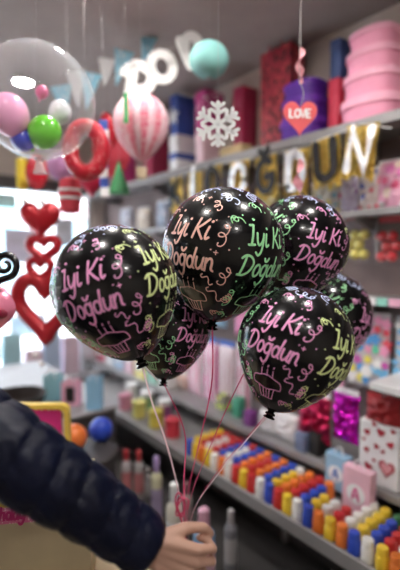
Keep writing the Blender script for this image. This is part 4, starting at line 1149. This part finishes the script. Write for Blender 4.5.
for i, (px, py, w_, h_, col, nm) in enumerate(((22, 246, .36, .40, (.62, .60, .74), 'lilac grey'), (8, 200, .22, .16, (.50, .82, .84), 'cyan'), (30, 326, .42, .26, (.58, .76, .90), 'light blue'), (10, 352, .26, .20, (.92, .66, .74), 'rose'), (62, 350, .30, .24, (.74, .74, .80), 'silver grey'), (66, 232, .24, .34, (.66, .70, .78), 'slate blue'))):
    r_ = ray(px, py); q = CAM + r_ * ((YF - .004 - CAM.y) / r_.y)
    t = thing('window_poster', nm + ' paper poster on the inside of the shop window', 'poster', (q.x, YF + .044, q.z))
    w_ *= .8; h_ *= .8
    MB().box((0, 0, 0), (w_, .006, h_)).build('sheet', mat(nm + ' poster', [min(.95, c + .12) for c in col], .7), t, smooth=False)
    MB().box((0, -.004, h_ * .18), (w_ * .6, .003, h_ * .22)).build('print_block', mat(nm + ' poster print', [c * .75 + .2 for c in col], .7), t, smooth=False)
# ------------------------------------------------------------------ things hanging from the ceiling
def hangline(parent, top_local, world_top, r=.0005):
    """thread from a local point straight up to the ceiling"""
    L = ZC - world_top
    MB().tube([top_local, V(top_local) + V((0, 0, L))], r, 5).build('thread', m_thread, parent)

# clear bubble balloon with small balloons inside
bc = atd(38, 102, 1.45); BR = 56 / FPX * 1.45
bub = thing('bubble_balloon', 'big clear bubble balloon at upper left with small balloons inside', 'balloon', bc)
MB().ball((0, 0, 0), BR, 48, 30).build('bubble', film('bubble film', (.95, .95, .96), .03, .55, .04), bub)
MB().lathe([(.02, -BR * .985), (.012, -BR - .01), (.016, -BR - .03), (.024, -BR - .05), (.001, -BR - .045)], 16).build('neck', film('bubble neck', (.9, .9, .9), .3, .7), bub)
hangline(bub, (0, 0, BR), bc.z + BR)
# streaks of clear tape on the bubble
def mini(px, py, d, r, m, label, tilt=(0, 0, 0), neck=True):
    q = atd(px, py, d)
    t = thing('small_balloon', label, 'balloon', q); t.rotation_euler = tilt
    MB().lathe([(r * math.cos(e) * (1 if e > 0 else 1 - .12 * math.sin(e) ** 2), r * math.sin(e) * (1.05 if e > 0 else 1.2)) for e in [(-89 + 178 * k / 20) * PI / 180 for k in range(21)]], 28).build('body', m, t)
    if neck: MB().lathe([(r * .16, -r * 1.16), (r * .10, -r * 1.3), (r * .13, -r * 1.42), (r * .24, -r * 1.58), (r * .02, -r * 1.5)], 14).build('neck', m, t)
mini(9, 114, 1.42, .064, mat('pink latex', (.96, .42, .66), .3, coat=.3), 'pink small balloon inside the clear bubble', (0, math.radians(-18), 0))
mini(45, 132, 1.45, .054, mat('green latex', (.16, .66, .04), .25, coat=.4), 'bright green small balloon inside the clear bubble', (math.radians(50), math.radians(30), 0))
mini(23, 139, 1.46, .041, mat('blue latex', (.03, .05, .55), .3, coat=.4), 'deep blue small balloon at the bottom of the clear bubble', (math.radians(-60), 0, 0))
mini(60, 112, 1.54, .040, mat('clear white latex', (.78, .80, .84), .3, coat=.4), 'white small balloon at the back inside the clear bubble', (.5, .3, 0))
mini(42, 92, 1.47, .022, mat('rose latex', (.72, .15, .32), .3, coat=.4), 'tiny rose balloon high inside the clear bubble', (0, .3, 0))

# pink honeycomb paper balloon with basket
pc = atd(141, 122, 1.95); PR = 27 / FPX * 1.95
hc = thing('honeycomb_balloon', 'pink honeycomb paper hot air balloon hanging before the top shelf', 'paper balloon', pc)
prof = []
for k in range(25):
    e = math.radians(88 - 176 * k / 24); s = math.sin(e); r = math.cos(e) * PR * (1 if s > 0 else 1 - .34 * s * s); prof.append((max(r, .002), s * PR * (1 if s > 0 else 1.42)))
m_hc = spotmat('honeycomb pink', (.92, .62, .68), [(.90, .48, .57), (.95, .74, .78), (.88, .55, .62)], 60, .45, .8)
o = MB().lathe(prof, 64, None, 1, 1, lambda a, r, z: r * (1 + .035 * math.sin(a * 16 + math.sin(z * 190) * 1.4)))
hb2 = o.build('paper_body', m_hc, hc)
# rose tissue leaves on the side towards the aisle
for k in range(3):
    a0 = -PI / 2 - YAW + .25 + (k - 1) * .52; vs = []; fs = []
    for (r, z) in prof:
        vs += [((r * 1.045 + .001) * math.cos(a0 + s_ * .13), (r * 1.045 + .001) * math.sin(a0 + s_ * .13), z) for s_ in (-1, -.33, .33, 1)]
    for i in range(len(prof) - 1):
        for j in range(3): fs.append((4 * i + j, 4 * i + j + 1, 4 * i + 5 + j, 4 * i + 4 + j))
    MB().add(vs, fs).build('panel', spotmat('rose tissue', (.86, .30, .38), [(.78, .10, .20), (.92, .5, .56)], 60, .4, .8), hc)
zb = -PR * 1.43
bk = MB().lathe([(.020, zb - .075), (.026, zb - .03), (.028, zb - .03), (.022, zb - .078)], 18).build('basket', mat('straw paper', (.68, .55, .38), .8), hc)
for k in range(4):
    a = PI / 2 * k + .4; MB().tube([(PR * .3 * math.cos(a), PR * .3 * math.sin(a), zb * .92), (.026 * math.cos(a), .026 * math.sin(a), zb - .03)], .001, 5).build('line', m_thread, hc)
hangline(hc, (0, 0, PR), pc.z + PR)

# teal paper lantern
tc_ = atd(209, 60, 1.9); TR = 20 / FPX * 1.9
tl = thing('paper_lantern', 'round teal paper lantern at the top of the view', 'lantern', tc_)
MB().lathe([(max(.012, TR * math.cos(math.radians(86 - 172 * k / 36)) * (1 - .02 * (k % 2))), .88 * TR * math.sin(math.radians(86 - 172 * k / 36))) for k in range(37)], 40).build('shade', mat('teal paper', (.22, .50, .47), .7), tl)
for s in (-1, 1): MB().lathe([(.012, s * .9 * TR - .004), (.016, s * .9 * TR), (.012, s * .9 * TR + .004)], 18).build('wire_ring', m_steel, tl)
hangline(tl, (0, 0, TR * .88), tc_.z + TR * .88)

# white snowflake
sc_ = atd(218, 124, 1.35); SR = 22 / FPX * 1.35
sf = thing('paper_snowflake', 'white felt snowflake hanging in front of the top shelf', 'snowflake', sc_, -YAW)
sb = MB()
for k in range(6):
    a = PI / 2 + k * PI / 3; c_, s_ = math.cos(a), math.sin(a)
    def tr_(p): return (p[0] * c_ - p[1] * s_, p[0] * s_ + p[1] * c_)
    stroke(sb, [tr_((0, 0)), tr_((SR * .95, 0))], SR * .2, flat(0, 0, .002), .004)
    for q in (.45, .72):
        for sg in (-1, 1): stroke(sb, [tr_((SR * q, 0)), tr_((SR * (q + .2), sg * SR * (.42 - q * .22)))], SR * .16, flat(0, 0, .002), .004)
sb.build('flake', m_whitecard, sf, smooth=False)
hangline(sf, (0, 0, SR), sc_.z + SR)

# LOVE heart tag on a ribbon
hp = atd(300, 116, 1.50)
lv = thing('heart_tag', 'coral red heart tag reading LOVE, hanging on a ribbon', 'tag', hp, -YAW)
hw = 34 / FPX * 1.50
MB().prism(heart(hw, hw, 44), .006).build('heart', mat('coral card', (.72, .10, .11), .6), lv)
lt = MB(); block_text(lt, 'LOVE', 0, -.006, .027, .0065, -.0032, .0015, .72); lt.build('lettering', m_whitecard, lv, smooth=False)
pts = [(0, 0, hw * .30)] + [(.012 * math.sin(k * .9), .004 * math.cos(k), hw * .30 + k * .02) for k in range(1, 5)] + [(0, 0, ZC - hp.z)]
MB().tube(pts, .0012, 5).build('thread', m_thread, lv)
m_twist = mat('pink satin ribbon', (.85, .35, .40), .35)
def twist(z0, z1, wid, nm):
    vs = []; fs = []; n = 26
    for k in range(n + 1):
        t = k / n; a = t * 7; w = wid * (.35 + .65 * math.sin(PI * t)) / 2
        vs += [(-w * math.cos(a) + .006 * math.sin(t * 9), -w * math.sin(a), z0 + (z1 - z0) * t), (w * math.cos(a) + .006 * math.sin(t * 9), w * math.sin(a), z0 + (z1 - z0) * t)]
    for k in range(n): fs.append((2 * k, 2 * k + 1, 2 * k + 3, 2 * k + 2))
    return MB().add(vs, fs).build(nm, m_twist, lv)
twist((116 - 85) / FPX * 1.5, (116 - 50) / FPX * 1.5, .03, 'ribbon_twist')
twist((116 - 200) / FPX * 1.5, (116 - 158) / FPX * 1.5, .035, 'ribbon_twist')
MB().tube([(0, 0, -hw * .5), (.003, 0, -hw * .8), (0, 0, (116 - 160) / FPX * 1.5)], .001, 5).build('lower_thread', m_thread, lv)

# chain of red hearts by the shop window
d = 2.25; top = atd(44, 150, d)
hg = thing('heart_garland', 'red foil heart chain hanging left of the balloons, open heart lowest', 'garland', atd(44, 300, d), -YAW)
org = hg.location.copy()
def lz(py): return (300 - py) / FPX * d
def lx(px): return (px - 44) / FPX * d
m_rf = mat('glossy red foil', (.42, .008, .02), .28, .35, coat=.3)
def open_heart(px, py, w, h, k, dep, nm, parent, m):
    """puffed tube following a heart outline"""
    pts = [V((lx(px) + a, 0, lz(py) + b_)) for a, b_ in heart(w, h, 60)]
    return MB().tube(pts, dep / 2, 14, closed=True).build(nm, m, parent)
open_heart(45, 304, .285, .315, .6, .082, 'open_heart', hg, m_rf)
MB().puff([(lx(42) + a, lz(219) + b_) for a, b_ in heart(.218, .21, 48)], .09).build('solid_heart', m_rf, hg)
open_heart(45, 248, .147, .115, .5, .050, 'small_heart', hg, m_rf)
open_heart(41, 269, .115, .11, .5, .046, 'small_heart', hg, m_rf)
MB().puff([(lx(40) + .058 * math.cos(2 * PI * k / 24), lz(174) + .088 * math.sin(2 * PI * k / 24)) for k in range(24)], .04).build('dotted_oval', spotmat('red foil with dots', (.50, .012, .03), [(.75, .3, .3)], 55, .22, .3), hg)
MB().tube([(lx(42), 0, lz(300)), (lx(42), 0, lz(200)), (lx(40), 0, ZC - org.z)], .0012, 5).build('thread', m_thread, hg)
for px, py in ((48, 204), (31, 203), (43, 362), (38, 353)):
    MB().ball((lx(px), -.05, lz(py)), .016, 14, 8).build('pearl', mat('pearl', (.88, .84, .84), .2), hg)
hg.location = org

# other red decorations above and behind it
def hang_thing(name, label, px, py, d, cat):
    t = thing(name, label, cat, atd(px, py, d), -YAW); return t
r1 = hang_thing('dotted_ring', 'red dotted foil ring hanging right of the bubble balloon', 86, 150, 1.80, 'decoration')
MB().tube([(.066 * math.cos(2 * PI * k / 40), 0, .095 * math.sin(2 * PI * k / 40)) for k in range(40)], .034, 14, closed=True).build('ring', spotmat('red foil with dots', (.50, .012, .03), [(.75, .3, .3)], 55, .22, .3), r1)
hangline(r1, (0, 0, .15), r1.location.z + .15)
r2 = hang_thing('red_lantern', 'small red paper lantern with white bands, below the dotted ring', 70, 194, 1.9, 'lantern')
MB().lathe([(.02, -.085), (.043, -.075), (.05, 0), (.043, .06), (.02, .07)], 28).build('shade', mat('red paper', (.62, .05, .08), .7), r2)
for z in (-.02, .015): MB().lathe([(.0505, z - .007), (.0515, z - .006), (.0515, z + .006), (.0505, z + .007)], 28).build('band', m_whitecard, r2)
hangline(r2, (0, 0, .06), r2.location.z + .06)
r3 = hang_thing('streamer_strip', 'navy and white banded streamer hanging left of the paper balloon', 104, 160, 2.0, 'streamer')
for k in range(8): MB().box((.004 * math.sin(k), 0, .16 - k * .044), (.04, .006, .043)).build('segment', m_blue if k % 2 == 0 else m_whitecard, r3, smooth=False)
hangline(r3, (0, 0, .18), r3.location.z + .18)
r4 = hang_thing('paper_tree', 'green paper cone tree hanging under the paper balloon', 119, 178, 2.1, 'decoration')
MB().lathe([(.055, -.075), (.05, -.07), (.001, .085)], 24, None, 1, 1, lambda a, r, z: r * (1 + .06 * math.sin(a * 10))).build('cone', mat('green paper', (.05, .28, .10), .7), r4)
hangline(r4, (0, 0, .085), r4.location.z + .085)
r5 = hang_thing('paper_pompom', 'mauve tissue pompom behind the red heart chain', 62, 166, 2.5, 'pompom')
MB().ball((0, 0, 0), .085, 30, 20).build('tissue', mat('mauve tissue', (.50, .25, .48), .8, bump=1, bscale=80), r5)
hangline(r5, (0, 0, .08), r5.location.z + .08)
r6 = hang_thing('foil_fan', 'red pleated foil fan hanging above the far shelf end', 112, 148, 2.5, 'fan')
MB().lathe([(.11, -.012), (.115, 0), (.11, .012)], 72, Matrix.Rotation(PI / 2, 4, 'X'), 1, 1.5, lambda a, r, z: r * (1 + .05 * math.sin(a * 24))).build('fan', mat('red pleated paper', (.55, .03, .06), .5), r6)
hangline(r6, (0, 0, .16), r6.location.z + .16)
r7 = hang_thing('yellow_tube', 'yellow rounded paper tube hanging left of the red heart chain', 22, 174, 2.3, 'decoration')
MB().lathe([(.012, -.085), (.028, -.075), (.030, 0), (.028, .075), (.012, .085)], 20).build('tube', mat('yellow paper', (.75, .58, .04), .6), r7)
hangline(r7, (0, 0, .085), r7.location.z + .085)
r8 = hang_thing('foil_heart', 'crimson foil heart hanging below the dotted ring', 92, 182, 2.2, 'heart')
MB().puff(heart(.15, .15, 44), .05).build('heart', mat('crimson foil', (.42, .015, .05), .3, .3), r8)
hangline(r8, (0, 0, .04), r8.location.z + .04)
r9 = hang_thing('foil_heart', 'tall red foil heart hanging right of the navy banded streamer', 112, 128, 2.26, 'heart')
MB().puff(heart(.13, .20, 44), .05).build('heart', m_rf, r9); hangline(r9, (0, 0, .06), r9.location.z + .06)

# white script letters P o n on a cord
pn = thing('letter_garland', 'white script letter garland across the ceiling, reading Pon', 'garland', atd(160, 70, 2.15), -YAW)
def G(px, py): return V(((px - 160) / FPX * 2.15, 0, (70 - py) / FPX * 2.15))
for ch, px, py, cp, wd_, rot in (('P', 120, 112, .225, .054, -6), ('o', 154, 84, .183, .045, 20), ('n', 188, 68, .183, .045, 25)):
    lt = MB(); a = math.radians(rot); o_ = G(px, py)
    for s in BLOCK[ch]: stroke(lt, [((x * math.cos(a) - z * math.sin(a)) * cp, (x * math.sin(a) + z * math.cos(a)) * cp) for x, z in s], wd_, flat(o_.x, o_.z, 0), .005)
    lt.build('letter', mat('white felt', (.80, .79, .78), .8), pn, smooth=False)['label'] = 'white script letter ' + ch
MB().tube([G(100, 86), G(130, 66), G(165, 52), G(200, 38), G(205, 36) + V((0, 0, .001))], .0015, 5).build('cord', m_thread, pn)
MB().tube([G(203, 37), G(203, 37) + V((0, 0, ZC - atd(203, 37, 2.15).z))], .001, 5).build('thread', m_thread, pn)
MB().tube([G(122, 72), G(122, 72) + V((0, 0, ZC - atd(122, 72, 2.15).z))], .001, 5).build('thread', m_thread, pn)

# blue dotted pennants
bn = thing('pennant_garland', 'light blue pennant garland with white dots at upper left', 'garland', atd(100, 80, 2.35), -YAW)
def G2(px, py): return V(((px - 100) / FPX * 2.35, 0, (80 - py) / FPX * 2.35))
for (px, py, w_, h_, rot, m) in ((62, 96, .12, .20, -8, 0), (90, 84, .12, .20, 10, 0), (122, 62, .11, .20, 14, 0), (106, 70, .10, .15, 6, 1), (76, 82, .11, .2, -4, 1), (148, 44, .1, .2, 14, 0)):
    o_ = G2(px, py); Mp = Matrix.Translation(o_) @ Matrix.Rotation(math.radians(rot), 4, 'Y')
    MB().prism([(-w_ / 2, .06), (w_ / 2, .06), (0, .06 - h_)], .003, Mp).build('pennant', spotmat('blue dotted paper', (.30, .62, .78), [(.85, .88, .9)], 36, .22, .7) if m == 0 else mat('white tissue', (.74, .75, .76), .8), bn, smooth=False)
MB().tube([G2(50, 84), G2(76, 72), G2(106, 58), G2(122, 50), G2(148, 32), G2(165, 22)], .0015, 5).build('cord', m_thread, bn)
for px, py in ((52, 83), (160, 25)): MB().tube([G2(px, py), G2(px, py) + V((0, 0, ZC - atd(px, py, 2.35).z))], .001, 5).build('thread', m_thread, bn)
# green paper strip before the paper balloon
gs = hang_thing('paper_streamer', 'narrow green paper streamer hanging before the paper balloon', 126, 108, 1.75, 'streamer')
MB().box((0, 0, 0), (.018, .003, .12), bev=.001).build('strip', mat('leaf green paper', (.06, .45, .14), .6), gs, smooth=False); hangline(gs, (0, 0, .06), gs.location.z + .06)

# pink foil figure with a black curl at the left edge
pf = thing('foil_balloon', 'pink foil balloon at the left edge with a black curl on top', 'foil balloon', atd(-14, 308, 1.25), -YAW)
m_pf = mat('pink foil', (.86, .26, .40), .25, .25, coat=.4)
MB().puff([((.075 + .012 * math.cos(3 * q)) * math.cos(q), (.088 + .008 * math.sin(2 * q)) * math.sin(q)) for q in [2 * PI * k / 48 for k in range(48)]], .09).build('body', m_pf, pf)
MB().puff([(.068 + .022 * math.cos(2 * PI * k / 20), -.012 + .015 * math.sin(2 * PI * k / 20)) for k in range(20)], .02, Matrix.Translation((-.01, -.038, 0))).build('dark_patch', mat('dark red foil', (.25, .01, .04), .3), pf)
sp = []; rs = []
for k in range(40):
    a = 4.7 + k * .24; r = .006 + .032 * (k / 39) ** .9
    sp.append((.068 + r * math.cos(-a), -.02, .126 + r * math.sin(-a))); rs.append(.0045 + .0055 * min(1, k / 20))
e0 = V(sp[-1]); tg = (V(sp[-1]) - V(sp[-2])).normalized()
for k in range(1, 7): sp.append(tuple(e0 + tg * .014 * k + V((0, 0, -.0008 * k * k)))); rs.append(.010)
MB().tube(sp, rs, 12).build('curl', mat('black vinyl', (.008, .008, .01), .2, coat=.5), pf)
MB().tube([(0, 0, .09), (-.01, 0, .2), (0, 0, ZC - pf.location.z)], .001, 5).build('thread', m_thread, pf)

# ------------------------------------------------------------------ light, world, camera
w = bpy.data.worlds.new('World'); bpy.context.scene.world = w; w.use_nodes = True
bg = w.node_tree.nodes['Background']
sky = w.node_tree.nodes.new('ShaderNodeTexSky'); sky.sky_type = 'HOSEK_WILKIE'; sky.turbidity = 8; sky.ground_albedo = .6
sky.sun_direction = V((.3, -.6, .75)).normalized()
mx = w.node_tree.nodes.new('ShaderNodeMix'); mx.data_type = 'RGBA'; mx.inputs['Factor'].default_value = .75
mx.inputs['B'].default_value = (.92, .95, 1, 1)
w.node_tree.links.new(sky.outputs['Color'], mx.inputs['A']); w.node_tree.links.new(mx.outputs['Result'], bg.inputs['Color'])
bg.inputs['Strength'].default_value = 7
cam = bpy.data.cameras.new('camera'); co = bpy.data.objects.new('camera', cam); C.objects.link(co)
co.location = CAM
co.matrix_world = Matrix(((Rv.x, Uv.x, -Fv.x, CAM.x), (Rv.y, Uv.y, -Fv.y, CAM.y), (Rv.z, Uv.z, -Fv.z, CAM.z), (0, 0, 0, 1)))
cam.sensor_fit = 'HORIZONTAL'; cam.sensor_width = 36; cam.lens = FPX / 400 * 36
cam.clip_start = .05
cam.dof.use_dof = True; cam.dof.focus_distance = 1.0; cam.dof.aperture_fstop = 1.65
sc = bpy.context.scene
sc.camera = co
sc.view_settings.view_transform = 'Standard'; sc.view_settings.look = 'None'; sc.view_settings.gamma = 1; sc.view_settings.use_curve_mapping = False
sc.view_settings.exposure = .85
sc.cycles.use_denoising = True
sc.cycles.max_bounces = 8; sc.cycles.transparent_max_bounces = 12
